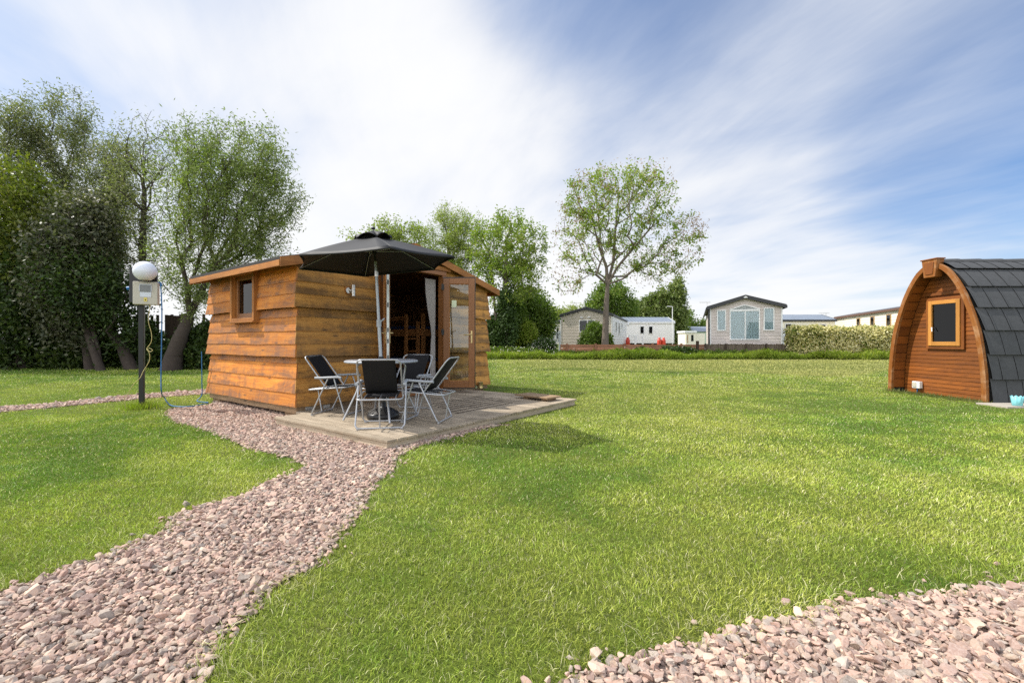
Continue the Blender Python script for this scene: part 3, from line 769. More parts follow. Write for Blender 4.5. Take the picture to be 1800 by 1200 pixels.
DECK_Z = .104
def build_deck():
    t = cab_thing('timber_deck', 'low weathered grooved timber deck in front of the cabin', 'deck')
    s = MB(); x = -.435; r = random.Random(8)
    while x < 3.48:
        w = .118; y1 = -.045 if x > -.05 else -.24
        z = DECK_Z+r.uniform(-.0015, .0015)
        s.box(x, min(x+w, 3.5), -2.534+r.uniform(-.004, .004), y1, z-.026, z); x += w+.011
    s.build('deck_boards', M['deck'], t, .003)
    f = MB(); f.box(-.42, 3.48, -2.505, -2.475, -.02, DECK_Z-.029); f.build('front_fascia', M['fascia'], t, .003)
    f = MB(); f.box(-.418, -.388, -2.474, -.25, -.02, DECK_Z-.029); f.build('side_fascia', M['fascia'], t, .003)
    f = MB(); f.box(3.45, 3.479, -2.474, -.06, -.02, DECK_Z-.029); f.build('side_fascia', M['fascia'], t, .003)
    for i in range(7): f = MB(); f.box(1.15+.07*i, 2.45+.07*i-.1*(i % 2), -1.95+.155*i, -1.93+.155*i, DECK_Z+.0018, DECK_Z+.005); f.build('dark_strip', M['dark_rail'], t)  # thin dark strips lying on the deck boards
    t = cab_thing('loose_plank_step', 'short pale boards lying on blocks at the far deck corner', 'board', 3.05, -2.02, DECK_Z+.002, R(-8))
    
    for y in (-.28, .12): s = MB(); s.box(-.10, .16, y, y+.10, 0, .045); s.build('block', M['rawbeam'], t, .003)
    for k in range(3): s = MB(); s.box(-.17+.125*k, -.05+.125*k, -.36, .36, .046, .070); s.build('board', M['rawbeam'], t, .003)
build_deck()

# ------------------------------------------------------------------ table, parasol, chairs
def arc_path(pts, r=.06, n=5):
    """polyline with rounded corners"""
    pts = [Vector(p) for p in pts]; out = [pts[0]]
    for i in range(1, len(pts)-1):
        a, b, c = pts[i-1], pts[i], pts[i+1]; u = (a-b); v = (c-b); k = min(r, u.length*.45, v.length*.45)
        p, q = b+u.normalized()*k, b+v.normalized()*k
        for j in range(n+1):
            s = j/n; out.append(p*(1-s)**2+b*(2*s*(1-s))+q*s*s)
    return out+[pts[-1]]
TX, TY = -1.655, 5.60
def build_table():
    t = thing('garden_table', 'round grey garden table with the parasol pole through it', 'table', (TX, TY, DECK_Z+.003))
    s = MB(); s.lathe([(.03, .722), (.40, .722), (.432, .718), (.440, .712), (.4402, .727), (.434, .738), (.42, .741), (.03, .741), (.03, .722)], n=56)
    s.build('table_top', M['tabletop'], t)
    s = MB(); s.tube([(.437*math.cos(a), .437*math.sin(a), .722) for a in [2*math.pi*k/56 for k in range(56)]], .014, 8, closed=True); s.build('rim', M['armrest'], t)
    for k in range(4):
        a = R(28+90*k); c, n = math.cos(a), math.sin(a); s = MB()
        s.tube(arc_path([(c*.12, n*.12, .705), (c*.31, n*.31, .705), (c*.27, n*.27, .42), (c*.46, n*.46, .012)], .10, 6), .0125, 8); s.build('leg', M['tube'], t)
    s = MB(); s.tube([(.28*math.cos(a), .28*math.sin(a), .40) for a in [2*math.pi*k/40 for k in range(40)]], .008, 6, closed=True); s.build('brace_ring', M['tube'], t)
    # parasol base
    t = thing('parasol_weight', 'black domed parasol base under the round table', 'parasol base', (TX+.02, TY-.0, DECK_Z+.003))
    s = MB(); s.lathe([(0, 0), (.19, 0), (.20, .012), (.20, .055), (.193, .068), (.185, .072), (.15, .10), (.09, .128), (.05, .14), (.036, .15), (.036, .19), (.03, .20), (0, .20)], n=40)
    for k in range(12):
        a = 2*math.pi*k/12; s.tube([(.185*math.cos(a), .185*math.sin(a), .075), (.09*math.cos(a), .09*math.sin(a), .132)], .006, 6)
    s.build('ballast_shell', M['black_plastic'], t)
    s = MB(); s.tube([(0, 0, .15), (0, 0, .36)], .026, 14); s.tube([(.02, 0, .26), (.075, 0, .26)], .012, 8); s.build('sleeve', M['black_plastic'], t)
build_table()

def build_parasol():
    k = .955
    def W(px, py, Y): return P(px, py, Y*k)
    top = W(656, 414, 5.85)
    base = Vector((TX+.02, TY, DECK_Z+.16)); joint = W(661.5, 481, 5.85)
    t = thing('parasol', 'open charcoal parasol on a tilted grey pole above the garden table', 'parasol', (base.x, base.y, DECK_Z+.01))
    o = Vector(t.location)
    s = MB(); mid = base.lerp(joint, .62); s.tube([base-o, mid-o], .0215, 14); s.build('lower_pole', M['alu'], t)
    s = MB(); s.tube([mid-o-Vector((0, 0, .02)), joint-o], .018, 14); s.tube([joint-o, joint+(top-joint)*.32-o], .0165, 12); s.build('upper_pole', M['alu'], t)
    s = MB(); s.tube([joint+(top-joint)*.30-o, top-o+Vector((0, 0, .03))], .0155, 12); s.build('top_pole', M['black_metal'], t)
    s = MB(); s.tube([mid-o-Vector((0, 0, .035)), mid-o+Vector((0, 0, .05))], .030, 14); s.tube([mid-o, mid-o+Vector((.06, -.05, .045))], .006, 6); s.tube([mid-o+Vector((.06, -.05, .045)), mid-o+Vector((.085, -.06, .065))], .011, 8); s.build('crank', M['armrest'], t)
    tt = base.lerp(joint, (.83-base.z)/(joint.z-base.z)); s = MB(); s.tube([tt-o-Vector((0, 0, .02)), tt-o+Vector((0, 0, .06))], .034, 14); s.build('table_bush', M['black_plastic'], t)
    s = MB(); s.tube([joint-o-Vector((0, 0, .035)), joint-o+Vector((0, 0, .03))], .024, 12); s.build('tilt_joint', M['steel'], t)
    cor = [W(685, 433, 4.82), W(799, 450, 5.37), W(764, 472, 6.35), W(642, 484, 6.98), W(526, 471, 6.30), W(526, 446, 5.23)]
    c0 = sum(cor, Vector())/6; crown = Vector((top.x, top.y, top.z))
    n = len(cor); rows_out = []
    s = MB(); NS, NR = 8, 9
    for i in range(n):
        a, b = cor[i], cor[(i+1) % n]; rows = []
        for j in range(NR+1):
            f = .09+(1-.09)*j/NR; row = []
            for q in range(NS+1):
                u = q/NS; rim = a.lerp(b, u); sag = 4*u*(1-u)
                rim = rim+(c0-rim)*.055*sag*f
                p = crown.lerp(rim, f); p.z += .012*math.sin(math.pi*f)-.020*sag*math.sin(math.pi*min(1, f)*.9)
                row.append(p-o)
            rows.append(row)
        s.grid(rows)
        hem = [p+Vector((0, 0, -.022)) for p in rows[-1]]; s.grid([rows[-1], hem])
    cn = s.build('canopy', M['parasol'], t, fix=True)
    sm = cn.modifiers.new('cloth', 'SOLIDIFY'); sm.thickness = .003
    s = MB()                                                    # vent flap with scooped edges
    for i in range(n):
        a, b = cor[i], cor[(i+1) % n]; rows = []
        for j in range(4):
            f = .01+.24*j/3; row = []
            for q in range(7):
                u = q/6; rim = a.lerp(b, u); p = crown.lerp(rim, f); p.z += .070-.20*f+.062*4*u*(1-u)*(j/3); row.append(p-o)
            rows.append(row)
        s.grid(rows)
    vf = s.build('vent', M['parasol'], t); sm = vf.modifiers.new('cloth', 'SOLIDIFY'); sm.thickness = .003
    s = MB(); s.lathe([(0, .0), (.02, 0), (.028, .012), (.022, .03), (0, .036)], c=crown-o+Vector((0, 0, .075)), n=16); s.build('finial', M['black_plastic'], t)
    hub = crown+(joint-crown)*.42
    s = MB(); s.tube([hub-o-Vector((0, 0, .03)), hub-o+Vector((0, 0, .03))], .03, 12); s.build('hub', M['black_plastic'], t)
    s = MB(); s.tube([crown-o-Vector((0, 0, .04)), crown-o-Vector((0, 0, .0))], .03, 12); s.build('top_hub', M['black_plastic'], t)
    for q in cor:
        s = MB(); pts = []
        for j in range(7):
            f = .04+.95*j/6; p = crown.lerp(q, f); p.z += .012*math.sin(math.pi*f)-.014; pts.append(p-o)
        s.tube(pts, .0055, 6); rb = s.build('rib', M['alu'], t)
        p = crown.lerp(q, .45); p.z -= .006; s = MB(); s.tube([hub-o, p-o], .005, 6); s.build('strut', M['alu'], rb)
build_parasol()

def make_chair():
    t = thing('folding_chair', 'x', 'chair', (0, 0, 0), 0, 'black folding chairs round the garden table')
    rt = .0095; hw = .232
    s = MB()                                                     # back: inverted U that leans back
    s.tube(arc_path([(-hw, .0, .345), (-hw, -.325, .775), (hw, -.325, .775), (hw, .0, .345)], .075, 7), rt, 8); s.build('back_frame', M['tube'], t)
    s = MB(); s.tube(arc_path([(-hw-.012, .10, .365), (-hw-.012, .27, .375), (hw+.012, .27, .375), (hw+.012, .10, .365), (hw+.012, -.27, .335), (-hw-.012, -.27, .335), (-hw-.012, .10, .365)], .06, 6), rt, 8)
    s.build('seat_frame', M['tube'], t)
    def frame(yt, yb, x):
        s = MB(); s.tube(arc_path([(-x, yt, .485), (-x, yb, .012), (x, yb, .012), (x, yt, .485)], .055, 6), rt, 8)
        for e in (-1, 1): s.box(e*(x-.03)-.016, e*(x-.03)+.016, yb-.013, yb+.013, 0, .02)
        return s.build('leg_frame', M['tube'], t)
    frame(.11, .255, hw+.024); frame(.03, -.205, hw+.035)
    def panel(pts, w, name, sag):
        s = MB(); rows = []; n = 10
        for j, (y, z) in enumerate(pts):
            row = []
            for i in range(n+1):
                u = i/n; q = 4*u*(1-u)*sag*math.sin(math.pi*j/(len(pts)-1)); row.append((-w+2*w*u, y-q*.8, z-q*.5))
            rows.append(row)
        s.grid(rows); o = s.build(name, M['black_fabric'], t); m = o.modifiers.new('cloth', 'SOLIDIFY'); m.thickness = .006; m.offset = 0
    panel([(-.325+.302*f, .785-.405*f) for f in [k/8 for k in range(9)]], .178, 'back_panel', .02)
    panel([(-.13+.40*f, .347+.028*f) for f in [k/8 for k in range(9)]], .185, 'seat_panel', .02)
    for e in (-1, 1):
        s = MB(); x = e*(hw+.03); y = [-.145, -.10, .0, .10, .185, .20]
        prof = [(-.15, .498), (-.05, .500), (.06, .506), (.17, .512), (.215, .498)]
        rows = []
        for (yy, zz) in prof:
            w = .020 if yy < .1 else .024
            rows.append([(x-w, yy, zz), (x-w*.6, yy, zz+.012), (x+w*.6, yy, zz+.012), (x+w, yy, zz), (x+w*.7, yy, zz-.016), (x-w*.7, yy, zz-.016)])
        s.grid(rows, closed=True); s.face(rows[0][::-1]); s.face(rows[-1]); s.build('armrest', M['armrest'], t)
    s = MB(); s.tube([(0, -.268, .335), (0, -.21, .02)], .008, 8); s.build('rear_stay', M['tube'], t)
    for x in (-.17, 0, .17): s = MB(); s.tube([(x, -.262, .337), (x*.98, -.04, .365)], .005, 6); s.build('seat_wire', M['tube'], t)
    return t
def build_chairs():
    ch = make_chair(); spots = [  # x, y, heading of its front, label
        (-1.50, 5.10, R(9), 'black folding chair with its back square to the viewer, in front of the table'),
        (-2.40, 6.02, R(-97), 'black folding chair between the cabin wall and the table, seen from its side'),
        (-1.03, 5.49, R(80), 'black folding chair at the deck edge facing left towards the table'),
        (-1.47, 6.24, R(165), 'black folding chair behind the table facing the viewer, before the doorway')]
    for i, (x, y, a, lab) in enumerate(spots):
        o = ch if i == 0 else copy_tree(ch)
        o.location = (x, y, DECK_Z+.003); o.rotation_euler = (0, 0, a); o['label'] = lab
build_chairs()

# ------------------------------------------------------------------ lamp post and cables
def build_lamp():
    b = G(249, 718); b.z = 0
    t = thing('lamp_post', 'black steel post carrying a white globe lamp and beige meter box', 'lamp post', b, R(24))
    s = MB(); s.box(-.034, .034, -.03, .045, -.02, 1.70); s.build('post', M['black_metal'], t, .008)
    s = MB(); s.box(-.15, .21, -.030, .02, 1.702, 2.26); s.build('back_board', M['black_plastic'], t, .006)
    s = MB(); s.lathe([(.155*math.sin(a), -.155*math.cos(a)) for a in [math.pi*k/24 for k in range(1, 24)]], (0, 0, 0), 40)
    s2 = s; g = s.build('globe', M['globe'], t); g.location = (.10, -.20, 2.185)
    s = MB(); s.lathe([(.0, 0), (.06, 0), (.06, .03), (0, .03)], n=24); q = s.build('globe_collar', M['black_plastic'], t); q.location = (.10, -.20, 2.035)
    bx = MB(); bx.box(-.075, .245, -.14, -.031, 1.665, 2.03); box = bx.build('meter_box', M['beige_box'], t, .012)
    s = MB(); s.box(0.0192, 0.1611, -0.1520, -0.1420, 1.87, 1.975); s.build('meter_window', M['screen'], box, .003)
    s = MB(); s.box(0.0149, 0.1654, -0.1560, -0.1460, 1.976, 1.986); s.box(0.0106, 0.0183, -0.1540, -0.1440, 1.87, 1.976); s.box(0.1620, 0.1688, -0.1540, -0.1440, 1.87, 1.976); s.build('window_cover', M['label'], box)
    s = MB(); s.box(0.0192, 0.1611, -0.1455, -0.1425, 1.785, 1.865); s.build('label', M['label'], box)
    s = MB(); s.box(0.0691, 0.1095, -0.1455, -0.1425, 1.715, 1.775); s.build('warning_sticker', M['yellow_label'], box)
    s = MB(); s.prism([(.079, 1.732), (.100, 1.732), (.0895, 1.757)], -.1475, -.1457); s.build('warning_mark', M['black_plastic'], box)
    s = MB(); s.tube([(.21, -.01, 2.02), (.245, -.01, 2.03)], .026, 14); s.tube([(.245, -.01, 2.03), (.262, -.02, 1.98)], .018, 12); s.build('socket', M['blue_cable'], t)
    s = MB(); s.tube([(-.15, 0, 1.93), (-.185, 0, 1.92)], .03, 14); s.build('socket', M['blue_cable'], t)
    # cables
    Y = b.y-.03
    pts = [P(282, 496, Y), P(284.5, 540, Y), P(284, 600, Y), P(283, 660, Y), P(284, 690, Y)]
    z = .017
    for px, py in ((289, 705), (298, 714), (315, 717.5), (335, 717), (352, 714), (366, 710)):
        p = G(px, py); p.z = z+(.05 if px < 292 else .012); pts.append(p)
    e = MC @ Vector((-.13, CD+.10, 0))
    pts += [Vector((e.x, e.y-.12, .03)), Vector((e.x+.01, e.y-.02, .12)), Vector((e.x, e.y, .35)), Vector((e.x-.005, e.y, .9))]
    def spline(p, n=6):
        out = []
        for i in range(len(p)-1):
            a, b_, c, d = p[max(i-1, 0)], p[i], p[i+1], p[min(i+2, len(p)-1)]
            for k in range(n):
                u = k/n; out.append(.5*((2*b_)+(c-a)*u+(2*a-5*b_+4*c-d)*u*u+(-a+3*b_-3*c+d)*u**3))
        return out+[p[-1]]
    s = MB(); s.tube(spline(pts), .0085, 8); tag(s.build('power_cable', M['blue_cable']), 'blue power cable hanging from the lamp post and looping to the cabin', 'cable')
    Y2 = b.y-.12
    pp = [(264, 536, 0), (262, 550, 0), (261, 566, 0), (266, 585, 0), (266, 600, 0), (258, 613, 0), (263, 612, 0), (268, 615, -.01), (264, 618, -.02), (258, 614, -.01), (263, 622, 0), (262, 635, 0), (252, 652, 0), (246, 664, -.03), (234, 676, -.03), (225, 692, -.02), (219, 700, 0), (220, 712, 0), (222, 719, 0)]
    s = MB(); s.tube(spline([P(a, c, Y2+d) for a, c, d in pp]), .0045, 6); tag(s.build('thin_wire', M['yellow_cable']), 'thin pale yellow wire dangling below the meter box', 'wire')
build_lamp()

# ------------------------------------------------------------------ camping pod
POD = [(0, 1.0), (.5, .985), (.9, .938), (1.25, .882), (1.55, .795), (1.95, .645), (2.2, .515), (2.42, .36), (2.54, .22), (2.60, .10), (2.625, 0)]
PX0, PYC, PLEN = 8.20, 8.62, 4.6
def pod_curve(n=64, shrink=0.0):
    """points (half width, z, outward normal) from base to apex, evenly spaced"""
    z = np.array([p[0] for p in POD]); w = np.array([p[1] for p in POD])
    tt = np.concatenate(([0], np.cumsum(np.hypot(np.diff(z), np.diff(w))))); T = np.linspace(0, tt[-1], n)
    zz = np.interp(T, tt, z); ww = np.interp(T, tt, w)
    for _ in range(3):
        zz[1:-1] = (zz[:-2]+2*zz[1:-1]+zz[2:])/4; ww[1:-1] = (ww[:-2]+2*ww[1:-1]+ww[2:])/4
    dz = np.gradient(zz); dw = np.gradient(ww); l = np.hypot(dz, dw); nw, nz = dz/l, -dw/l
    return ww-nw*shrink, zz-nz*shrink, nw, nz, T
def build_pod():
    t = thing('camping_pod', 'arched red brown camping pod with dark tiled roof', 'camping pod', (PX0, PYC, 0))
    w, z, nw, nz, T = pod_curve()
    keep = lambda a, b: [(y, zz) for y, zz in zip(a, b)]
    def full(shr):
        w2, z2 = pod_curve(64, shr)[:2]; w2 = np.maximum(w2, 0); z2 = np.maximum(z2, -.02)
        return [(-a, b) for a, b in zip(w2, z2)]+[(a, b) for a, b in zip(w2[::-1][1:], z2[::-1][1:])]
    out, inn = full(0), full(.085)
    s = MB(); n = len(out); xs = (0, .055)
    L = np.concatenate(([0], np.cumsum([math.dist(out[i], out[i+1]) for i in range(n-1)])))
    rows = [[(xs[0], *out[i]) for i in range(n)], [(xs[0], *inn[i]) for i in range(n)], [(xs[1], *inn[i]) for i in range(n)], [(xs[1], *out[i]) for i in range(n)], [(xs[0], *out[i]) for i in range(n)]]
    uv = [[(L[i], v) for i in range(n)] for v in (0.02, .105, .16, .245, .30)]
    s.grid(rows, smooth=False, uvs=uv); s.build('arch_rim', M['pod_rim'], t, .004)
    # reveal boards inside the porch
    s = MB(); liner = full(.080); W_ = .285
    step = 4
    for i in range(0, n-step, step):
        a = liner[i]; b = liner[i+step]
        m = ((a[0]+b[0])/2, (a[1]+b[1])/2); gap = .06
        a2 = (a[0]+(b[0]-a[0])*gap*.5, a[1]+(b[1]-a[1])*gap*.5); b2 = (b[0]+(a[0]-b[0])*gap*.5, b[1]+(a[1]-b[1])*gap*.5)
        d = Vector((b[1]-a[1], -(b[0]-a[0]))).normalized()*-.02
        if (m[0]+d[0])**2 > m[0]**2: d = -d
        q = [(.056, *a2), (W_, *a2), (W_, *b2), (.056, *b2)]
        s.hexa(q+[(x, y-d[0], zz-d[1]) for x, y, zz in q])
    s.build('porch_lining', M['pod_board'], t)
    # recessed gable of narrow boards
    s = MB(); zb = .015; pitch = .079
    wi, zi = pod_curve(64, .088)[:2]
    def hw(q): return float(np.interp(q, zi, wi)) if q < zi[-1] else 0
    Y0, Y1, Z0, Z1 = -.375, .38, .93, 1.95
    def put(y0, y1, za, zb_, y0t, y1t):
        if y1-y0 < .02: return
        s.hexa([(W_, y0, za), (W_, y1, za), (W_+.02, y1, za), (W_+.02, y0, za), (W_+.004, y0t, zb_), (W_+.004, y1t, zb_), (W_+.02, y1t, zb_), (W_+.02, y0t, zb_)])
    while zb < zi[-1]-.05:
        zt = min(zb+pitch-.009, zi[-1]-.005); a, b = hw(zb), hw(zt)
        if zt > Z0 and zb < Z1: put(-a, Y0, zb, zt, -b, Y0); put(Y1, a, zb, zt, Y1, b)
        else: put(-a, a, zb, zt, -b, b)
        zb += pitch
    s.build('gable_boards', M['pod_board'], t)
    s = MB(); pts = [p for p in full(.09)]; s.prism([(a, b) for a, b in pts], W_+.021, W_+.05, 'x'); s.build('gable_back', M['pod_board'], t)
    s = MB(); s.box(W_-.03, W_-.002, -.42, .42, 1.99, 2.045); s.build('drip_board', M['pod_board'], t, .003)
    # window
    w_ = MB()
    for q in ((Y0, Y0+.06, Z0, Z1), (Y1-.06, Y1, Z0, Z1), (Y0+.06, Y1-.06, Z1-.06, Z1), (Y0+.06, Y1-.06, Z0, Z0+.065)): w_.box(W_-.035, W_+.01, *q)
    win = w_.build('window', M['pod_board'], t, .003)
    w_ = MB(); a, b, c, d = Y0+.06, Y1-.06, Z0+.065, Z1-.06
    for q in ((a, a+.075, c, d), (b-.075, b, c, d), (a+.075, b-.075, d-.075, d), (a+.075, b-.075, c, c+.08)): w_.box(W_-.055, W_-.005, *q)
    w_.build('sash', M['pod_frame'], win, .005)
    w_ = MB(); w_.box(W_-.024, W_-.018, a+.07, b-.07, c+.07, d-.07); w_.build('pane', M['pane_dark'], win)
    w_ = MB(); w_.box(W_-.010, W_+.0, a+.075, b-.075, c+.08, d-.075); w_.build('dark_room', M['dark_void'], win)
    w_ = MB(); w_.tube([(W_-.056, b-.10, 1.35), (W_-.075, b-.10, 1.36), (W_-.08, b-.115, 1.28)], .009, 8); w_.build('latch', M['white'], win)
    # keystone
    s = MB(); s.hexa([(-.045, -.115, 2.33), (.10, -.115, 2.33), (.10, .115, 2.33), (-.045, .115, 2.33), (-.045, -.16, 2.67), (.10, -.16, 2.67), (.10, .16, 2.67), (-.045, .16, 2.67)]); ks = s.build('keystone', M['pod_rim'], t, .006)
    s = MB(); s.hexa([(-.058, -.075, 2.385), (-.046, -.075, 2.385), (-.046, .075, 2.385), (-.058, .075, 2.385), (-.058, -.10, 2.615), (-.046, -.10, 2.615), (-.046, .10, 2.615), (-.058, .10, 2.615)]); s.box(-.062, .11, -.175, .175, 2.668, 2.69); s.build('raised_panel', M['pod_board'], ks, .004)
    # tiled roof, both sides, seven courses of wide tiles
    tot = T[-1]; nc = 7; ln = tot/nc
    def at(s_, lift):
        i = lambda arr: float(np.interp(min(max(s_, 0), tot), T, arr)); return i(w)+i(nw)*lift, i(z)+i(nz)*lift
    for sg in (-1, 1):
        s = MB(); r = random.Random(5)
        for k in range(nc):
            s0 = k*ln; s1 = s0+ln*1.04; x = .06-(.10 if k % 2 else .0); pitch = .275
            while x < PLEN:
                xa, xb = max(x, .058), min(x+pitch-.001, PLEN); x += pitch
                if xb-xa < .03: continue
                sk = -.03
                rows = []
                for j in range(7):
                    f = j/6; q = s0+(s1-s0)*f; lift = .052-.042*f+r.uniform(-.001, .001)
                    yw, zz = at(q, lift); off = sk*0
                    row = []
                    for e, dx in ((0, 0), (.0, .022), (.0, .030), (1, 0)):
                        xx = (xa+dx) if e == 0 else xb
                        ll = .007 if (e == 0 and dx < .025) and f < .93 else 0
                        yw2, zz2 = at(q, lift+ll); row.append((xx, sg*yw2, zz2))
                    rows.append(row)
                lo = [(p[0], sg*(abs(p[1])-.03), p[2]) for p in rows[0]]
                s.grid([lo]+rows, smooth=False)
        s.build('tile_slope', M['tile'], t, fix=True)
    s = MB(); x = .06
    while x < PLEN:
        x2 = min(x+.42, PLEN); r0, r1 = .085, .095; rows = []
        for xx, rr in ((x, r0), (x2-.02, r1), (x2+.01, r1)): rows.append([(xx, rr*1.35*math.cos(a), 2.60+rr*math.sin(a)) for a in [math.pi*q/12 for q in range(13)]])
        s.grid(rows, smooth=False); s.face(rows[0]); s.face(rows[-1]); x = x2
    s.build('ridge_tile', M['tile'], t)
    s = MB(); pts = full(.04); s.prism(pts, PLEN-.06, PLEN-.02, 'x'); s.build('rear_gable', M['pod_board'], t)
    s = MB(); rows = [[(x, a, b) for a, b in full(.03)] for x in (.058, PLEN)]; s.grid(rows, smooth=True); s.build('roof_underlay', M['felt'], t)
    # things on and beside it
    q = thing('socket_box', 'white electric socket box low on the pod gable', 'socket box', (PX0+W_-.012, 9.18, .11))
    s = MB(); s.box(-.07, 0, -.085, .085, 0, .14); s.build('casing', M['white'], q, .008)
    s = MB(); s.box(-.085, -.071, -.02, .07, .03, .12); s.build('cover_flap', M['beige_box'], q, .004)
    s = MB(); s.tube([(-.035, 0, 0), (-.035, 0, -.06), (-.03, .02, -.12)], .009, 8); s.build('flex', M['blue_cable'], q)
    g = G(1788, 716); q = thing('small_bucket', 'pale aqua bucket with scalloped rim standing by the pod', 'bucket', (g.x, g.y, .032))
    s = MB(); n = 48; prof = [(.001, 0), (.055, 0), (.06, .004), (.078, .15)]; rows = []
    for rr, zz in prof: rows.append([(rr*math.cos(2*math.pi*k/n), rr*math.sin(2*math.pi*k/n), zz+(.012*math.sin(2*math.pi*k/n*9) if zz > .1 else 0)) for k in range(n)])
    rows.append([(p[0]*.96, p[1]*.96, p[2]) for p in rows[-1]]); rows.append([(.054*math.cos(2*math.pi*k/n), .054*math.sin(2*math.pi*k/n), .01) for k in range(n)])
    s.grid(rows, closed=True); s.build('pail', M['aqua'], q)
    s = MB(); s.box(7.98, 9.6, 7.10, 7.59, -.02, .030); tag(s.build('paving_slab', M['slab'], None, .006), 'pale paving slab under the aqua bucket', 'slab')
build_pod()

# ------------------------------------------------------------------ trees and shrubs
def ellips(r, n, c, a, shell=.0):
    d = r.normal(size=(n, 3)); d /= np.linalg.norm(d, axis=1)[:, None]
    rad = r.random(n)**(1/3); rad = shell+(1-shell)*rad
    return np.array(c)+d*rad[:, None]*np.array(a)
def grow(trunks, targets, b=.35, seg=.5, bend=.35, seed=0):
    """greedy skeleton: every target is joined to the node with the least detour"""
    r = np.random.default_rng(seed); pos = []; par = []; path = []
    for tr in trunks:
        last = -1; pl = 0
        for i, p in enumerate(tr):
            p = np.array(p, float)
            if last >= 0: pl += np.linalg.norm(p-pos[last])
            elif len(pos): last = 0
            pos.append(p); par.append(last); path.append(pl); last = len(pos)-1
    arr = np.zeros((len(targets)*14+len(pos)+50, 3)); pa = np.zeros(len(arr)); n = len(pos); arr[:n] = pos; pa[:n] = path
    top = pos[len(trunks[0])-1]; order = np.argsort(np.linalg.norm(targets-top, axis=1)); tips = []
    lo = {i: 0 for i in range(n)}
    minz = arr[0, 2]+.25*(top[2]-arr[0, 2])
    for ti in order:
        t = targets[ti]; d = np.linalg.norm(arr[:n]-t, axis=1); cost = d+b*pa[:n]+np.maximum(arr[:n, 2]-t[2], 0)*.5+np.where(arr[:n, 2] < minz, 3, 0)
        k = int(np.argmin(cost)); L = d[k]; m = max(1, min(12, int(round(L/seg)))); p0 = arr[k].copy()
        pd = p0-arr[par[k]] if par[k] >= 0 else np.array([0, 0, 1.0]); ln = np.linalg.norm(pd); pd = pd/ln if ln > 1e-6 else np.array([0, 0, 1.0])
        c = p0+pd*L*bend+r.normal(0, .04*L, 3)+np.array([0, 0, .06*L]); last = k
        for j in range(1, m+1):
            s = j/m; q = p0*(1-s)**2+c*(2*s*(1-s))+t*s*s
            if n >= len(arr): break
            arr[n] = q; pa[n] = pa[last]+np.linalg.norm(q-arr[last]); par.append(last); last = n; n += 1
        tips.append(last)
    return arr[:n], np.array(par), tips
def limbs(name, pos, par, tips, r_base, r_tip, material, parent, trunk_n=2):
    n = len(pos); cnt = np.zeros(n); cnt[tips] += 1
    for i in range(n-1, 0, -1):
        if par[i] >= 0: cnt[par[i]] += cnt[i]
    cnt = np.maximum(cnt, 1); rad = np.minimum(r_tip*cnt**.52, r_base*.8)
    nt = trunk_n; k = np.linspace(1, 0, nt)**.8; rad[:nt] = np.maximum(rad[:nt], r_base*(.5+.5*k)); rad[0] *= 1.25
    V = []; Lp = []; S = []; b = 0
    for i in range(1, n):
        k = par[i]
        if k < 0: continue
        a, c = pos[k], pos[i]; d = c-a; l = np.linalg.norm(d)
        if l < 1e-5: continue
        d /= l; m = 10 if rad[i] > .06 else 6 if rad[i] > .025 else 3
        u = np.cross(d, [0, 0, 1.0]) if abs(d[2]) < .95 else np.cross(d, [1.0, 0, 0]); u /= np.linalg.norm(u); w = np.cross(d, u)
        an = np.arange(m)*2*np.pi/m; ring = np.cos(an)[:, None]*u+np.sin(an)[:, None]*w
        ra = min(rad[k], rad[i]*1.3); V.append(a-d*ra*.25+ring*ra); V.append(c+ring*rad[i])
        for j in range(m): Lp += [b+j, b+(j+1) % m, b+m+(j+1) % m, b+m+j]; S.append(4)
        b += 2*m
    return np_mesh(name, np.concatenate(V), np.array(Lp), np.array(S), material, parent, smooth=True)
def leaves(name, pts, r, ln, wd, material, parent, droop=.3, lean=(0, 0)):
    n = len(pts); d = r.normal(size=(n, 3)); d[:, 2] -= droop; d[:, 0] += lean[0]; d[:, 1] += lean[1]; d /= np.linalg.norm(d, axis=1)[:, None]
    q = r.normal(size=(n, 3)); sdv = np.cross(d, q); sdv /= np.linalg.norm(sdv, axis=1)[:, None]
    l = ln*r.uniform(.6, 1.3, n)[:, None]; w = wd*r.uniform(.6, 1.3, n)[:, None]
    V = np.stack((pts, pts+d*l*.45+sdv*w*.5, pts+d*l, pts+d*l*.45-sdv*w*.5), 1).reshape(-1, 3)
    return np_mesh(name, V, np.arange(4*n), np.full(n, 4), material, parent)
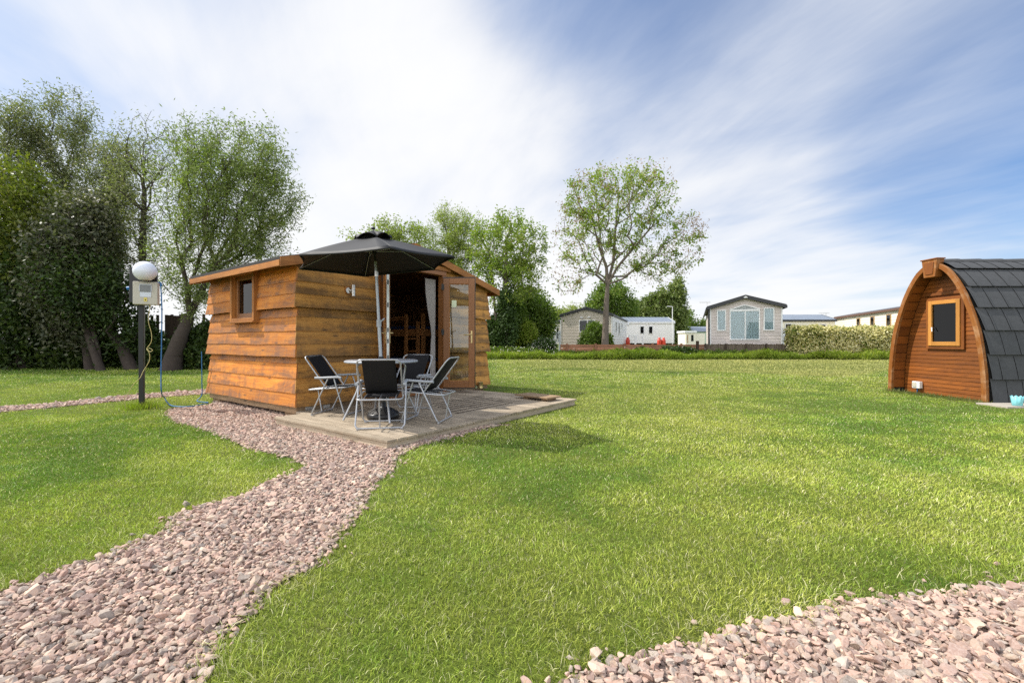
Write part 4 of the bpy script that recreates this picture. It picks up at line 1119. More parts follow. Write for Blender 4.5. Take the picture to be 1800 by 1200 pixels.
def tree(name, label, base, trunks, blobs, ntar, leaf_n, leaf_l, leaf_w, lm, bm='bark', r_base=.2, r_tip=.006, b=.35, sigma=.25, seed=1, shell=.25, lean=(0, 0), droop=.3, group=None, seg=.5, bend=.35, ladder=2, zs=1.0):
    r = np.random.default_rng(seed); base = Vector(base)
    t = thing(name, label, 'tree', base, 0, group); bb = np.array(base)
    vol = np.array([np.prod(a) for c, a in blobs]); vol = vol/vol.sum()
    tg = np.concatenate([ellips(r, max(3, int(ntar*v)), c, a, shell) for (c, a), v in zip(blobs, vol)])-bb
    trs = [[np.array(p)-bb for p in tr] for tr in trunks]
    pos, par, tips = grow(trs, tg, b, seg, bend, seed)
    limbs('trunk', pos, par, tips, r_base, r_tip, M[bm], t, len(trs[0]))
    if leaf_n:
        src = []
        for k in tips:
            j = k
            for q in range(ladder):
                src.append(j)
                if par[j] < 0: break
                j = par[j]
        src = np.array(src); wt = r.gamma(1.1, 1.0, len(src)); wt /= wt.sum()
        i = r.choice(src, leaf_n, p=wt); pts = pos[i]+r.normal(0, sigma, (leaf_n, 3))*np.array([1, 1, zs])
        leaves('crown', pts, r, leaf_l, leaf_w, M[lm], t, droop, lean)
    return t
M['leaf_willow'] = leaf_mat('willow leaf', (0.125, 0.162, 0.053), (0.206, 0.249, 0.084), (0.360, 0.356, 0.132), .42)
M['leaf_grey'] = leaf_mat('grey willow leaf', (0.120, 0.144, 0.063), (0.204, 0.216, 0.105), (0.362, 0.329, 0.177), .40)
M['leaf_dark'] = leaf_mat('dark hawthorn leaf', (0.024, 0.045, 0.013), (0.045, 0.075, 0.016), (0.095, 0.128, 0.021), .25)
M['leaf_blossom'] = leaf_mat('faded blossom leaf', (0.040, 0.053, 0.023), (0.093, 0.100, 0.056), (0.318, 0.288, 0.202), .25)
M['leaf_gold'] = leaf_mat('yellow green leaf', (0.077, 0.108, 0.019), (0.162, 0.190, 0.032), (0.286, 0.270, 0.049), .35)
M['leaf_ash'] = leaf_mat('young ash leaf', (0.149, 0.225, 0.043), (0.250, 0.323, 0.058), (0.422, 0.410, 0.116), .45)
M['leaf_key'] = leaf_mat('ash keys', (0.233, 0.161, 0.083), (0.341, 0.237, 0.122), (0.448, 0.338, 0.182), .25, (1.0, .8, .5))
M['leaf_light'] = leaf_mat('light poplar leaf', (0.188, 0.237, 0.066), (0.286, 0.330, 0.094), (0.440, 0.426, 0.158), .45)
M['leaf_mid'] = leaf_mat('mid green leaf', (0.074, 0.126, 0.021), (0.128, 0.194, 0.030), (0.235, 0.279, 0.045), .4)
M['leaf_ivy'] = leaf_mat('ivy leaf', (0.030, 0.055, 0.014), (0.052, 0.091, 0.020), (0.091, 0.141, 0.029), .2)
M['leaf_poplar'] = leaf_mat('distant poplar leaf', (0.103, 0.147, 0.040), (0.161, 0.208, 0.057), (0.253, 0.284, 0.081), .3)
M['leaf_bright'] = leaf_mat('bright nettle leaf', (0.173, 0.243, 0.031), (0.259, 0.324, 0.043), (0.409, 0.405, 0.079), .45)
M['leaf_varieg'] = leaf_mat('variegated hedge leaf', (.30, .32, .09), (.68, .62, .29), (.92, .85, .60), .35, (1, 1.0, .7))
M['petal'] = leaf_mat('white blossom', (.62, .60, .52), (.70, .68, .60), (.78, .76, .70), .3, (1, 1, .9))
def gnd(px, Y): x = (px-CX)/F*Y; return Vector((x, Y, float(gz(x, Y))-.03))
def sph(px, py, Y, wx, hz_, wy=None):
    k = Y/F; c = P(px, py, Y); return (tuple(c), (wx*k, (wy or wx)*k, hz_*k))
def T_(Y, *pts): return [tuple(P(px, py, Y+dy)) for px, py, dy in pts]

def build_trees():
    # --- big willow behind the cabin, left
    Y = 15.6; b = gnd(300, Y)
    tr0 = [tuple(b)]+T_(Y, (306, 625, 0), (318, 590, 0), (333, 556, .1))
    trs = [tr0, [tr0[-1]]+T_(Y, (350, 520, .2), (372, 470, .4)), [tr0[-1]]+T_(Y, (330, 510, -.2), (318, 455, -.3)), [tr0[-1]]+T_(Y, (370, 535, -.3), (410, 495, -.6))]
    tree('willow_tree', 'broad airy willow with a thick leaning trunk rising behind the cabin', b, trs,
         [sph(425, 335, Y, 105, 120), sph(345, 320, Y, 70, 115), sph(470, 370, Y, 65, 95), sph(350, 450, Y, 80, 80), sph(440, 270, Y, 70, 60), sph(320, 250, Y, 40, 45)], 1200, 42000, .14, .036, 'leaf_willow', 'bark_dark', .33, .0036, .6, .15, 11, .1, (.5, 0), .35, ladder=4, bend=.2)
    # --- thin, half bare tree behind the lamp post
    Y = 17.2; b = gnd(247, Y)
    tree('half_bare_tree', 'tall thin half bare tree whose trunk rises above the globe lamp', b, [[tuple(b)]+T_(Y, (248, 560, 0), (250, 470, 0), (252, 390, .1), (254, 340, 0))],
         [sph(235, 320, Y, 55, 90), sph(262, 250, Y, 45, 60), sph(215, 280, Y, 30, 60), sph(245, 430, Y, 60, 55)], 300, 9000, .12, .034, 'leaf_grey', 'bark_dark', .15, .006, .55, .22, 12, .1, (.4, 0), .2, ladder=3, bend=.25)
    # --- feathery grey poplars, far left
    for i, (px, top, w, Y, lab, sd) in enumerate(((25, 160, 52, 18.5, 'feathery grey green tree at the extreme left edge of the trees', 21), (112, 150, 58, 19.5, 'tallest feathery grey green tree, between the left edge and the bare trunk', 22), (195, 225, 42, 18.8, 'shorter feathery tree directly left of the half bare trunk', 23))):
        b = gnd(px, Y); hh = (600-top)/2
        tree('feathery_tree', lab, b, [[tuple(b)]+T_(Y, (px+2, 540, 0), (px+8, 450, 0), (px+4, 350, .2))],
             [sph(px, top+95, Y, w, 95), sph(px+14, top+45, Y, w*.55, 50), sph(px-8, 400, Y, w*1.0, 110)], 560, 21000, .15, .042, 'leaf_grey', 'bark_dark', .13, .0036, .7, .17, sd, .05, (.7, 0), .25, 'feathery trees on the left', ladder=4, bend=.2)
    # --- dark thorns in front of them
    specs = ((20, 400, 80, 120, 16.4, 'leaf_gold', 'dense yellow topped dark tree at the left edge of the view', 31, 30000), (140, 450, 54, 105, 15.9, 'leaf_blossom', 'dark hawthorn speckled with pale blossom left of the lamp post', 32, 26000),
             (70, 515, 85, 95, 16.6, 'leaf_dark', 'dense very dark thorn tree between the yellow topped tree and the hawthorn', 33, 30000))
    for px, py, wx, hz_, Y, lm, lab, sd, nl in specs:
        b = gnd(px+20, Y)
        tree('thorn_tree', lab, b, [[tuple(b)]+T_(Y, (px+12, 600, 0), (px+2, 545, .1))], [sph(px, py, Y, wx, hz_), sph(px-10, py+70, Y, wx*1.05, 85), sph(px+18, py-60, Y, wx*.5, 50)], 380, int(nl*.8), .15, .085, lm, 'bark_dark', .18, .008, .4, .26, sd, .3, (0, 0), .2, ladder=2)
    b = gnd(178, 15.5); Y = 15.5
    tree('leaning_tree', 'small tree with a bare forked trunk leaning left at the lawn edge', b, [[tuple(b)]+T_(Y, (164, 615, 0), (150, 575, .1), (138, 520, .2)), [tuple(b)]+T_(Y, (172, 612, .1), (160, 570, .2), (165, 520, .3))], [sph(140, 500, Y, 60, 60)], 120, 7000, .13, .07, 'leaf_dark', 'bark_dark', .13, .008, .4, .25, 35)
    b = gnd(232, 16.0); Y = 16.0
    tree('leaning_tree', 'dark slanting trunk between the lamp post and the forked trunk', b, [[tuple(b)]+T_(Y, (215, 610, 0), (190, 575, .1), (170, 540, .2))], [sph(190, 520, Y, 55, 55), sph(225, 575, Y, 30, 35)], 110, 6000, .13, .07, 'leaf_dark', 'bark_dark', .2, .008, .4, .25, 36)
    # --- trees beyond the cabin
    Y = 25; b = gnd(690, Y)
    tree('pale_tree', 'pale tree whose top shows above the parasol', b, [[tuple(b)]+T_(Y, (690, 560, 0), (688, 480, 0), (690, 440, 0))], [sph(695, 415, Y, 42, 34), sph(665, 430, Y, 45, 30), sph(615, 412, Y, 24, 9), sph(730, 430, Y, 30, 40)], 230, 7000, .17, .07, 'leaf_light', 'bark', .16, .008, .4, .18, 41, ladder=2)
    Y = 27; b = gnd(795, Y)
    tree('pale_tree', 'tall pale green tree just right of the cabin ridge', b, [[tuple(b)]+T_(Y, (792, 560, 0), (790, 480, 0), (788, 420, 0))], [sph(788, 425, Y, 48, 65), sph(790, 370, Y, 22, 28), sph(822, 420, Y, 36, 55), sph(765, 450, Y, 32, 50), sph(800, 500, Y, 50, 50)], 480, 24000, .15, .05, 'leaf_light', 'bark', .2, .006, .4, .16, 42, ladder=3)
    Y = 24; b = gnd(892, Y)
    tree('ash_tree', 'ash with ivy covered lower trunk right of the cabin', b, [[tuple(b)]+T_(Y, (891, 570, 0), (888, 510, 0), (890, 450, 0)), [tuple(b)]+T_(Y, (874, 590, .1), (868, 520, .2), (862, 450, .3))],
         [sph(890, 430, Y, 62, 58), sph(925, 425, Y, 40, 45), sph(852, 425, Y, 32, 50), sph(890, 490, Y, 60, 50), sph(930, 480, Y, 35, 45)], 460, 13500, .17, .070, 'leaf_ash', 'bark', .22, .007, .42, .14, 43, ladder=2)
    Y = 23.4
    tree('ivy_clad_stump', 'dark ivy covered trunk standing in the weeds right of the cabin', gnd(892, Y), [[tuple(gnd(892, Y))]+T_(Y, (891, 570, 0), (889, 530, 0))], [sph(892, 585, Y, 15, 38), sph(890, 540, Y, 13, 36), sph(868, 588, Y, 14, 30)], 160, 12000, .13, .10, 'leaf_ivy', 'bark_dark', .14, .008, .5, .12, 44, .5)
    Y = 28; b = gnd(930, Y)
    tree('round_green_tree', 'rounded mid green tree left of the beige caravan', b, [[tuple(b)]+T_(Y, (930, 590, 0), (932, 560, 0))], [sph(930, 548, Y, 42, 42), sph(905, 565, Y, 32, 36), sph(950, 560, Y, 26, 40)], 300, 22000, .17, .10, 'leaf_mid', 'bark', .16, .01, .4, .22, 45, .3)
    # --- the lone ash in the field
    Y = 25; b = gnd(1063, Y)
    t0 = [tuple(b)]+T_(Y, (1064, 590, 0), (1065, 560, 0), (1066, 530, 0), (1068, 500, 0))
    trs = [t0, [t0[-1]]+T_(Y, (1066, 470, .2), (1052, 430, .4), (1040, 380, .3)), [t0[-1]]+T_(Y, (1085, 470, -.2), (1110, 440, -.4), (1140, 405, -.3)), [t0[-1]]+T_(Y, (1078, 460, .5), (1082, 400, .7), (1088, 340, .6)), [t0[-1]]+T_(Y, (1048, 483, -.5), (1020, 478, -.9)), [t0[-1]]+T_(Y, (1095, 490, -.6), (1120, 470, -1.0), (1160, 445, -1.2))]
    bl = [sph(1085, 370, Y, 95, 78), sph(1045, 350, Y, 62, 55), sph(1140, 350, Y, 55, 55), sph(1155, 430, Y, 70, 58), sph(1030, 425, Y, 62, 60), sph(1200, 430, Y, 38, 52), sph(1100, 318, Y, 84, 26), sph(1000, 480, Y, 34, 45), sph(1150, 470, Y, 60, 32), sph(1040, 330, Y, 50, 30), sph(1005, 400, Y, 34, 45), sph(1215, 400, Y, 26, 26)]
    t = tree('lone_ash_tree', 'solitary spreading ash with thin young foliage standing at the field edge', b, trs, bl, 680, 11000, .17, .080, 'leaf_ash', 'bark', .21, .0062, .33, .12, 51, .15, ladder=2)
    r = np.random.default_rng(52); tg = np.concatenate([ellips(r, 60, c, a, .1) for c, a in bl])-np.array(b)
    pts = tg[r.integers(0, len(tg), 5200)]+r.normal(0, .16, (5200, 3)); leaves('seed_keys', pts, r, .15, .045, M['leaf_key'], t, .8)
    # --- far trees
    for px, top, sd, lab in ((1122, 522, 61, 'shortest of the dense columnar poplars, nearest the lone ash'), (1145, 514, 62, 'second dense columnar poplar right of the lone ash'), (1166, 500, 63, 'third dense columnar poplar, beside the tallest one'), (1189, 485, 64, 'tallest dense columnar poplar, at the right end of its row')):
        Y = 72; b = gnd(px, Y); m = (top+600)/2
        tree('poplar_tree', lab, b, [[tuple(b)]+T_(Y, (px, 590, 0), (px, m, 0))], [sph(px, m+4, Y, 15, (600-top)/2), sph(px, m+25, Y, 17, (600-top)/2*.7)], 200, 12000, .42, .26, 'leaf_poplar', 'bark', .3, .02, .5, .35, sd, .6, group='columnar poplars')
    Y = 48; b = gnd(1072, Y)
    tree('round_green_tree', 'round green tree behind the beige caravan and the lone trunk', b, [[tuple(b)]+T_(Y, (1072, 590, 0), (1075, 550, 0))], [sph(1075, 530, Y, 36, 38), sph(1095, 545, Y, 26, 30), sph(1055, 540, Y, 24, 28)], 240, 14000, .26, .15, 'leaf_mid', 'bark', .2, .012, .4, .3, 65, .4)
    Y = 46; b = gnd(968, Y)
    tree('pale_tree', 'pale bushy tree directly behind the left end of the beige caravan', b, [[tuple(b)]+T_(Y, (968, 595, 0), (968, 575, 0))], [sph(968, 568, Y, 26, 30), sph(990, 556, Y, 22, 16), sph(1012, 548, Y, 18, 10)], 150, 9000, .24, .12, 'leaf_light', 'bark', .15, .012, .4, .28, 66, .3)
    Y = 90
    for px, py, w, h, sd, lab in ((1213, 572, 14, 26, 67, 'small open tree far away beside the tallest poplar'), (1238, 576, 12, 14, 68, 'small distant tree top left of the taupe caravan')):
        b = gnd(px, Y); tree('distant_tree', lab, b, [[tuple(b)]+T_(Y, (px, 592, 0))], [sph(px, py, Y, w, h)], 90, 3200, .42, .24, 'leaf_mid', 'bark', .2, .02, .4, .4, sd, .3)
build_trees()

def shrub(name, label, blobs, n, ln, wd, lm, base, seed, flowers=0, shell=.55, core=None, cat='shrub', group=None):
    r = np.random.default_rng(seed); t = thing(name, label, cat, base, 0, group); bb = np.array(base)
    vol = np.array([np.prod(a)**.7 for c, a in blobs]); vol /= vol.sum()
    cl = np.concatenate([ellips(r, max(6, int(n/40*v)), c, a, shell) for (c, a), v in zip(blobs, vol)])-bb
    cl[:, 2] = np.maximum(cl[:, 2], .03)
    i = r.integers(0, len(cl), n); sg = np.mean([min(a) for c, a in blobs])*.16
    pts = cl[i]+r.normal(0, sg, (n, 3)); pts[:, 2] = np.abs(pts[:, 2])
    tr = [[np.array((0, 0, 0.)), np.array((0, 0, .12))]]; sub = cl[r.choice(len(cl), min(60, len(cl)), False)]
    pos, par, tips = grow(tr, sub, .4, .3, .3, seed); limbs('stems', pos, par, tips, .05, .005, M['bark_dark'], t)
    leaves('foliage', pts, r, ln, wd, M[lm], t, .1)
    if flowers: leaves('blossom', cl[r.integers(0, len(cl), flowers)]+r.normal(0, sg, (flowers, 3)), r, ln*.6, wd*.8, M['petal'], t, 0)
    return t
def build_shrubs():
    # dark undergrowth along the left tree line
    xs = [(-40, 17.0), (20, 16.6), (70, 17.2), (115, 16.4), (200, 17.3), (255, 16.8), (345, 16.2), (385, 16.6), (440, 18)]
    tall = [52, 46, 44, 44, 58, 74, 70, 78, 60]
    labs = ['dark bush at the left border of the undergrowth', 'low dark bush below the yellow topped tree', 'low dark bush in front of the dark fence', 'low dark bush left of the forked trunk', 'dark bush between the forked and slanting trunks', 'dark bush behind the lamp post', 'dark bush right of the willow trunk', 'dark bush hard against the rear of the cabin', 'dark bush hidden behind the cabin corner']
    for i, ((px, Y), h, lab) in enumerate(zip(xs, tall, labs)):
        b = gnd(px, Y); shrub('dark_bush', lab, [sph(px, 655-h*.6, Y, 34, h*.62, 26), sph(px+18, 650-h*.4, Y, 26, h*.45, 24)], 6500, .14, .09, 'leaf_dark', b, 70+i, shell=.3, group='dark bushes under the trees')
    Y = 26
    for px, py, w, h, lm, sd, lab, n in ((875, 585, 22, 30, 'leaf_ivy', 91, 'dark green bush immediately right of the cabin wall', 9000), (922, 590, 20, 26, 'leaf_bright', 92, 'bright yellow green bush left of the white railing', 7000), (900, 560, 22, 36, 'leaf_mid', 93, 'mid green bush behind the ivy covered trunk', 8000)):
        shrub('field_bush', lab, [sph(px, py, Y, w, h, w)], n, .13, .08, lm, gnd(px, Y), sd, group='bushes right of the cabin')
    Y = 23.4
    shrub('flowering_bush', 'low bush with white blossom in front of the white railing', [sph(957, 608, Y, 20, 14), sph(945, 612, Y, 16, 10)], 5200, .10, .07, 'leaf_ivy', gnd(955, Y), 94, 900)
    shrub('green_bush', 'leafy green bush half hiding the beige caravan window', [sph(1045, 592, 26, 21, 24), sph(1038, 606, 26, 20, 16), sph(1060, 600, 26, 16, 16)], 9500, .14, .085, 'leaf_mid', gnd(1045, 26), 95)
    shrub('trailing_bush', 'low dark bush trailing over the reddish fence', [sph(1180, 618, 22.6, 20, 10), sph(1210, 619, 22.6, 18, 9), sph(1130, 620, 22.6, 16, 9)], 6000, .09, .05, 'leaf_ivy', gnd(1180, 22.6), 96, 150)
    # variegated hedge
    r = np.random.default_rng(99); a, b = P(1392, 600, 22.6), P(1580, 600, 22.3); d = (b-a); d.z = 0; L = d.length; d.normalize(); nrm = Vector((d.y, -d.x, 0))
    t = thing('variegated_hedge', 'clipped cream and green variegated hedge beside the pod', 'hedge', (a.x, a.y, float(gz(a.x, a.y))))
    H, D = 1.47, 1.0; s = MB(); R_ = []
    s.box(.25, L-.1, -.16, .20, .03, H-.3)
    cr = s.build('branches', M['bark_dark'], t); cr.rotation_euler = (0, 0, math.atan2(d.y, d.x))
    def face_pts(n):
        u = r.uniform(0, L, n); v = r.uniform(0, H, n); k = r.integers(0, 10, n)
        y = np.where(k < 6, D*.5, np.where(k < 9, r.uniform(-D*.5, D*.5, n), -D*.5)); z = np.where((k >= 6) & (k < 9), H, v)
        e = (k == 5); u = np.where(e, 0, u); y = np.where(e, r.uniform(-D/2, D/2, n), y)
        bump = (fbm(u*1.0, z*1.0+y, 2.2, 7)-.5)*.55
        y = y+bump*np.where(np.abs(y) >= D*.49, np.sign(y), 0); z = z+bump*(z >= H*.99); u = u-bump*e
        w = np.stack((u, y, z), -1)+r.normal(0, .055, (n, 3)); return w
    def to_world(w): return np.stack((w[:, 0]*d.x+w[:, 1]*nrm.x, w[:, 0]*d.y+w[:, 1]*nrm.y, np.maximum(w[:, 2], .02)), -1)
    w = face_pts(24000); leaves('cream_foliage', to_world(w), r, .115, .085, M['leaf_varieg'], t, .1)
    w = face_pts(7000); w[:, 1] *= .93; leaves('green_foliage', to_world(w), r, .11, .07, M['leaf_mid'], t, .1)
    w = face_pts(2600); w = w[(w[:, 0] < 1.4)]; w[:, 1] += .02; leaves('plain_corner', to_world(w), r, .11, .075, M['leaf_mid'], t, .1)
build_shrubs()

def build_weeds():
    r = np.random.default_rng(120); n = 42000
    px = r.uniform(845, 1640, n); Y = 22.9-r.random(n)**.8*(.9+1.5*fbm((px-CX)/F*22, px*0, 1.4, 33)); x = (px-CX)/F*Y
    hh = .08+.62*fbm(x, Y, .9, 4)**1.8; up = r.random(n)**.7*hh
    pts = np.stack((x, Y, gz(x, Y)+up*1.0), -1)
    o = leaves('weeds', pts, r, .17, .035, M['leaf_bright'], None, -1.6); o['kind'] = 'stuff'; o['label'] = 'strip of tall bright weeds along the far lawn edge'
    n = 17000; px = r.uniform(845, 1640, n); Y = r.uniform(22.2, 23.2, n); x = (px-CX)/F*Y; hh = .15+.36*fbm(x, Y, .6, 14)+.30*ss(1000, 900, px)
    pts = np.stack((x, Y, gz(x, Y)+r.random(n)*hh), -1)
    o = leaves('weeds', pts, r, .15, .07, M['leaf_mid'], None, -.3); o['kind'] = 'stuff'; o['label'] = 'darker broad leaved weeds behind the bright strip'
    n = 420; px = np.where(r.random(n) < .88, r.normal(920, 34, n), r.uniform(870, 1250, n)); px = px[px > 858]; n = len(px); Y = r.uniform(21.6, 23.4, n); x = (px-CX)/F*Y
    pts = np.stack((x, Y, gz(x, Y)+.12+.5*r.random(n)**1.5), -1); o = leaves('cow_parsley', pts, r, .06, .06, M['petal'], None, 0); o['kind'] = 'stuff'; o['label'] = 'white cow parsley heads scattered in the weeds'
    # tufts round the lamp post foot
    b = G(249, 718); n = 900; a = r.uniform(0, 6.28, n); q = np.abs(r.normal(0, .13, n))+.05
    pts = np.stack((b.x+np.cos(a)*q, b.y+np.sin(a)*q, np.zeros(n)), -1)
    o = leaves('long_grass', pts, r, .12, .008, M['leaf_bright'], None, -1.8); o['kind'] = 'stuff'; o['label'] = 'longer grass round the lamp post foot'
    n = 700; y = r.uniform(7.55, 9.6, n); x = 8.17-np.abs(r.normal(0, .05, n)); pts = np.stack((x, y, np.zeros(n)), -1)
    o = leaves('long_grass', pts, r, .10, .007, M['blade_dry'], None, -1.8); o['kind'] = 'stuff'; o['label'] = 'unmown grass along the foot of the pod gable'
M['blade_dry'] = leaf_mat('uncut grass', (.10, .15, .03), (.17, .19, .06), (.30, .27, .13), .35)
build_weeds()

# ------------------------------------------------------------------ caravans, fences, small things far off
def caravan(name, label, corner, ang, W, L, z0, ze, zp, wall, roof, trim, ov=.12, axis_ridge=True):
    """front gable along local x from the corner, body behind it along local y"""
    t = thing(name, label, 'caravan', (corner.x, corner.y, 0), ang)
    s = MB(); pts = [(0, z0), (W, z0), (W, ze), (W/2, zp), (0, ze)]; s.prism(pts, 0, L); s.build('body', wall, t)
    s = MB(); sl = (zp-ze)/(W/2)
    for sg in (-1, 1):
        xe = W/2+sg*(W/2+ov); zz = zp-sl*(W/2+ov)
        p = [(W/2, -ov, zp+.005), (xe, -ov, zz+.005), (xe, L+ov, zz+.005), (W/2, L+ov, zp+.005)]; s.hexa(p+[(a, b, c+.05) for a, b, c in p])
    rf = s.build('roof', roof, t)
    s = MB()
    for sg in (-1, 1):
        xe = W/2+sg*(W/2+ov); zz = zp-sl*(W/2+ov)
        p = [(W/2, -ov-.05, zp-.13), (xe, -ov-.05, zz-.13), (xe, -ov-.002, zz-.13), (W/2, -ov-.002, zp-.13)]; s.hexa(p+[(a, b, c+.20) for a, b, c in p])
        s.box(xe-.02 if sg > 0 else xe-.04, xe+.04 if sg > 0 else xe+.02, -ov, L+ov, zz-.11, zz+.03)
    s.build('fascia', trim, rf, .01)
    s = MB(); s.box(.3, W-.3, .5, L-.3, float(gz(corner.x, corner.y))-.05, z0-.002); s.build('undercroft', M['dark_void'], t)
    for x in (.0, W-.06): s = MB(); s.box(x, x+.06, -.015, .0-.001, z0, ze-.02); s.build('corner_strip', M['white'], t)
    return t
def cwin(t, face, W, L, u0, u1, z0, z1, fr=M['white'], pane=M['pane_dark'], curtain=None, name='window', arch=0, mull=()):
    """window on the 'front', 'left' or 'right' side"""
    def box(s, a, b, c, d, o0, o1):
        if face == 'front': s.box(a, b, -o1, -o0, c, d)
        elif face == 'left': s.box(-o1, -o0, a, b, c, d)
        else: s.box(W+o0, W+o1, a, b, c, d)
    f = .055; s = MB()
    for q in ((u0, u0+f, z0, z1), (u1-f, u1, z0, z1), (u0+f, u1-f, z1-f, z1), (u0+f, u1-f, z0, z0+f)): box(s, *q, .003, .05)
    for m in mull: box(s, m-f/2, m+f/2, z0+f, z1-f, .004, .048)
    if arch:
        a, b = (u0, z1), (u1, z1); m = ((u0+u1)/2, z1+arch); 
        for p, q in ((a, m), (m, b)): s.bar((p[0], -.028, p[1]+.0), (q[0], -.028, q[1]), .05, .055)
    w = s.build(name, fr, t, .006)
    s = MB(); box(s, u0+.04, u1-.04, z0+.04, z1-.04, .022, .028)
    if arch: s.prism([(u0+.03, z1), (u1-.03, z1), ((u0+u1)/2, z1+arch-.01)], -.028, -.022)
    s.build('pane', M['pane'] if curtain else pane, w)
    s = MB(); n = 36
    if curtain:
        rows = []
        for zz in (z1-.05, z0+.05): rows.append([(u0+.05+(u1-u0-.1)*i/n, -.010+.006*math.sin(i*1.9), zz) for i in range(n+1)])
        if face == 'front': s.grid(rows)
        s.build('curtain', curtain, w)
    else:
        box(s, u0+.04, u1-.04, z0+.04, z1-.04, .004, .010); s.build('dark_room', M['dark_void'], w)
def aerial(px, py, Y, z0, label):
    p = P(px, py, Y); t = thing('tv_aerial', label, 'aerial', (p.x, p.y, z0))
    s = MB(); h = p.z-z0; s.tube([(0, 0, 0), (0, 0, h)], .02, 6); s.build('mast', M['steel'], t)
    s = MB(); s.tube([(-.7, 0, h-.02), (.35, 0, h-.02)], .012, 5)
    for i in range(6): s.tube([(-.6+.16*i, -.2, h-.02), (-.6+.16*i, .2, h-.02)], .008, 4); s.tube([(-.6+.16*i, 0, h-.12), (-.6+.16*i, 0, h+.08)], .006, 4)
    s.build('antenna', M['steel'], t)
def build_caravans():
    ang = math.atan2(-.34, .94)
    c = P(985, 600, 30)
    t = caravan('static_caravan', 'beige static caravan with dark gable trim behind the lone ash trunk', c, ang, 3.46, 10, .86, 2.86, 3.32, M['clad_beige'], M['roof_dark'], M['roof_dark'], .04)
    cwin(t, 'front', 3.46, 10, 1.28, 2.35, 1.70, 2.52, mull=(1.85,))
    
    for x in (1.35, 1.85): s = MB(); s.box(x, x+.2, -.09, -.01, 2.66, 2.71); s.build('light_fitting', M['globe'], t)
    s = MB(); s.prism([(1.60, 3.16), (1.86, 3.16), (1.73, 3.42)], -.12, -.092); s.build('finial_plate', M['roof_dark'], t)
    s = MB(); s.box(3.461, 3.475, .05, 9.95, .88, 2.80); s.build('white_side', M['clad_white'], t)
    for u in (1.6, 3.4): cwin(t, 'right', 3.475, 10, u, u+.7, 1.55 if u > 2 else 1.75, 2.45)
    cwin(t, 'right', 3.475, 10, 5.4, 6.0, 2.1, 2.5)
    # porch of the beige caravan
    q = P(975, 600, 31.5); t = thing('caravan_porch', 'small white glazed porch with grey roof at the side of the beige caravan', 'porch', (q.x, q.y, 0), ang)
    s = MB(); s.box(0, .42, 0, 2.4, .9, 2.32); s.build('wall', M['white'], t)
    s = MB(); p = [(-.25, -.15, 2.33), (.44, -.15, 2.60), (.44, 2.6, 2.60), (-.25, 2.6, 2.33)]; s.hexa(p+[(a, b, cc+.05) for a, b, cc in p]); s.build('roof', M['roof_blue'], t)
    cwin(t, 'front', .5, 2, .1, .36, 1.2, 2.1)
    # white one behind
    c = P(1098, 600, 41)
    t = caravan('static_caravan', 'white static caravan side with blue grey tin roof and two small windows', Vector((c.x+4.6, c.y, 0)), math.pi/2, 3.6, 4.7, .92, 2.88, 3.38, M['clad_white'], M['roof_blue_y'], M['white'], .05)
    # its long side faces the viewer: local left side (x=0) after the quarter turn
    for u in (1.98, 2.78): cwin(t, 'left', 3.6, 4.7, u, u+.42, 1.78, 2.52)
    s = MB(); s.lathe([(0, 0), (.06, 0), (.06, .12), (0, .14)], n=12); 
    w = s.build('outside_light', M['globe'], t); w.location = (-.08, 4.3, 2.6)
    q = P(1182, 600, 40.6); t2 = thing('white_pole', 'thin white pole with a small lamp at the white caravan corner', 'pole', (q.x, q.y, .3))
    s = MB(); s.tube([(0, 0, 0), (0, 0, 4.0)], .035, 6); s.tube([(0, 0, 3.98), (-.5, 0, 4.02)], .03, 6); s.build('shaft', M['white'], t2)
    # taupe lodge with picture doors
    c = P(1248, 600, 24.3); ang3 = math.atan2(-.383, .924); W = 3.45
    t = caravan('static_caravan', 'taupe caravan end with arched picture windows and charcoal gable', c, ang3, W, 9, .93, 2.98, 3.50, M['clad_taupe'], M['roof_dark'], M['roof_dark'], .16)
    cwin(t, 'front', W, 9, .97, 2.42, 1.16, 2.80, curtain=M['net'], arch=.24, mull=(1.72,), name='picture_window')
    s = MB(); s.box(1.02, 2.37, -.052, -.006, 2.70, 2.755); s.build('transom', M['white'], t)
    cwin(t, 'front', W, 9, .34, .80, 1.65, 2.80, curtain=M['net']); cwin(t, 'front', W, 9, 2.58, 3.08, 1.65, 2.86, curtain=M['net'])
    s = MB(); s.prism([(1.63, 3.40), (1.82, 3.40), (1.79, 3.46), (1.725, 3.49), (1.66, 3.46)], -.222, -.212); s.build('white_badge', M['white'], t)
    s = MB(); s.tube([(-.06, -.06, 2.80), (-.05, -.05, .6)], .045, 8); s.build('drainpipe', M['roof_dark'], t)
    for x in (.2, 2.75): s = MB(); s.box(x, x+.62, .1, .28, .62, .90); s.build('jack_panel', M['white'], t)
    # pale one with tin roof behind it
    c = P(1374, 600, 36)
    t = caravan('static_caravan', 'pale caravan with blue grey tin roof between the taupe caravan and the hedge', Vector((c.x+4.35, c.y, 0)), math.pi/2, 3.4, 5.4, .92, 2.84, 3.32, M['clad_cream'], M['roof_blue_y'], M['roof_dark'], .08)
    cwin(t, 'left', 3.4, 5.4, 3.55, 4.1, 1.0, 2.55, name='door'); cwin(t, 'left', 3.4, 5.4, .75, 1.15, 2.0, 2.5)
    # long cream one on the right
    a, b = P(1470, 600, 37.5), P(1640, 600, 23.4); d = (b-a); an = math.atan2(d.y, d.x)-math.pi/2
    n = Vector((d.y, -d.x, 0)).normalized()
    Ln = math.hypot(d.x, d.y)
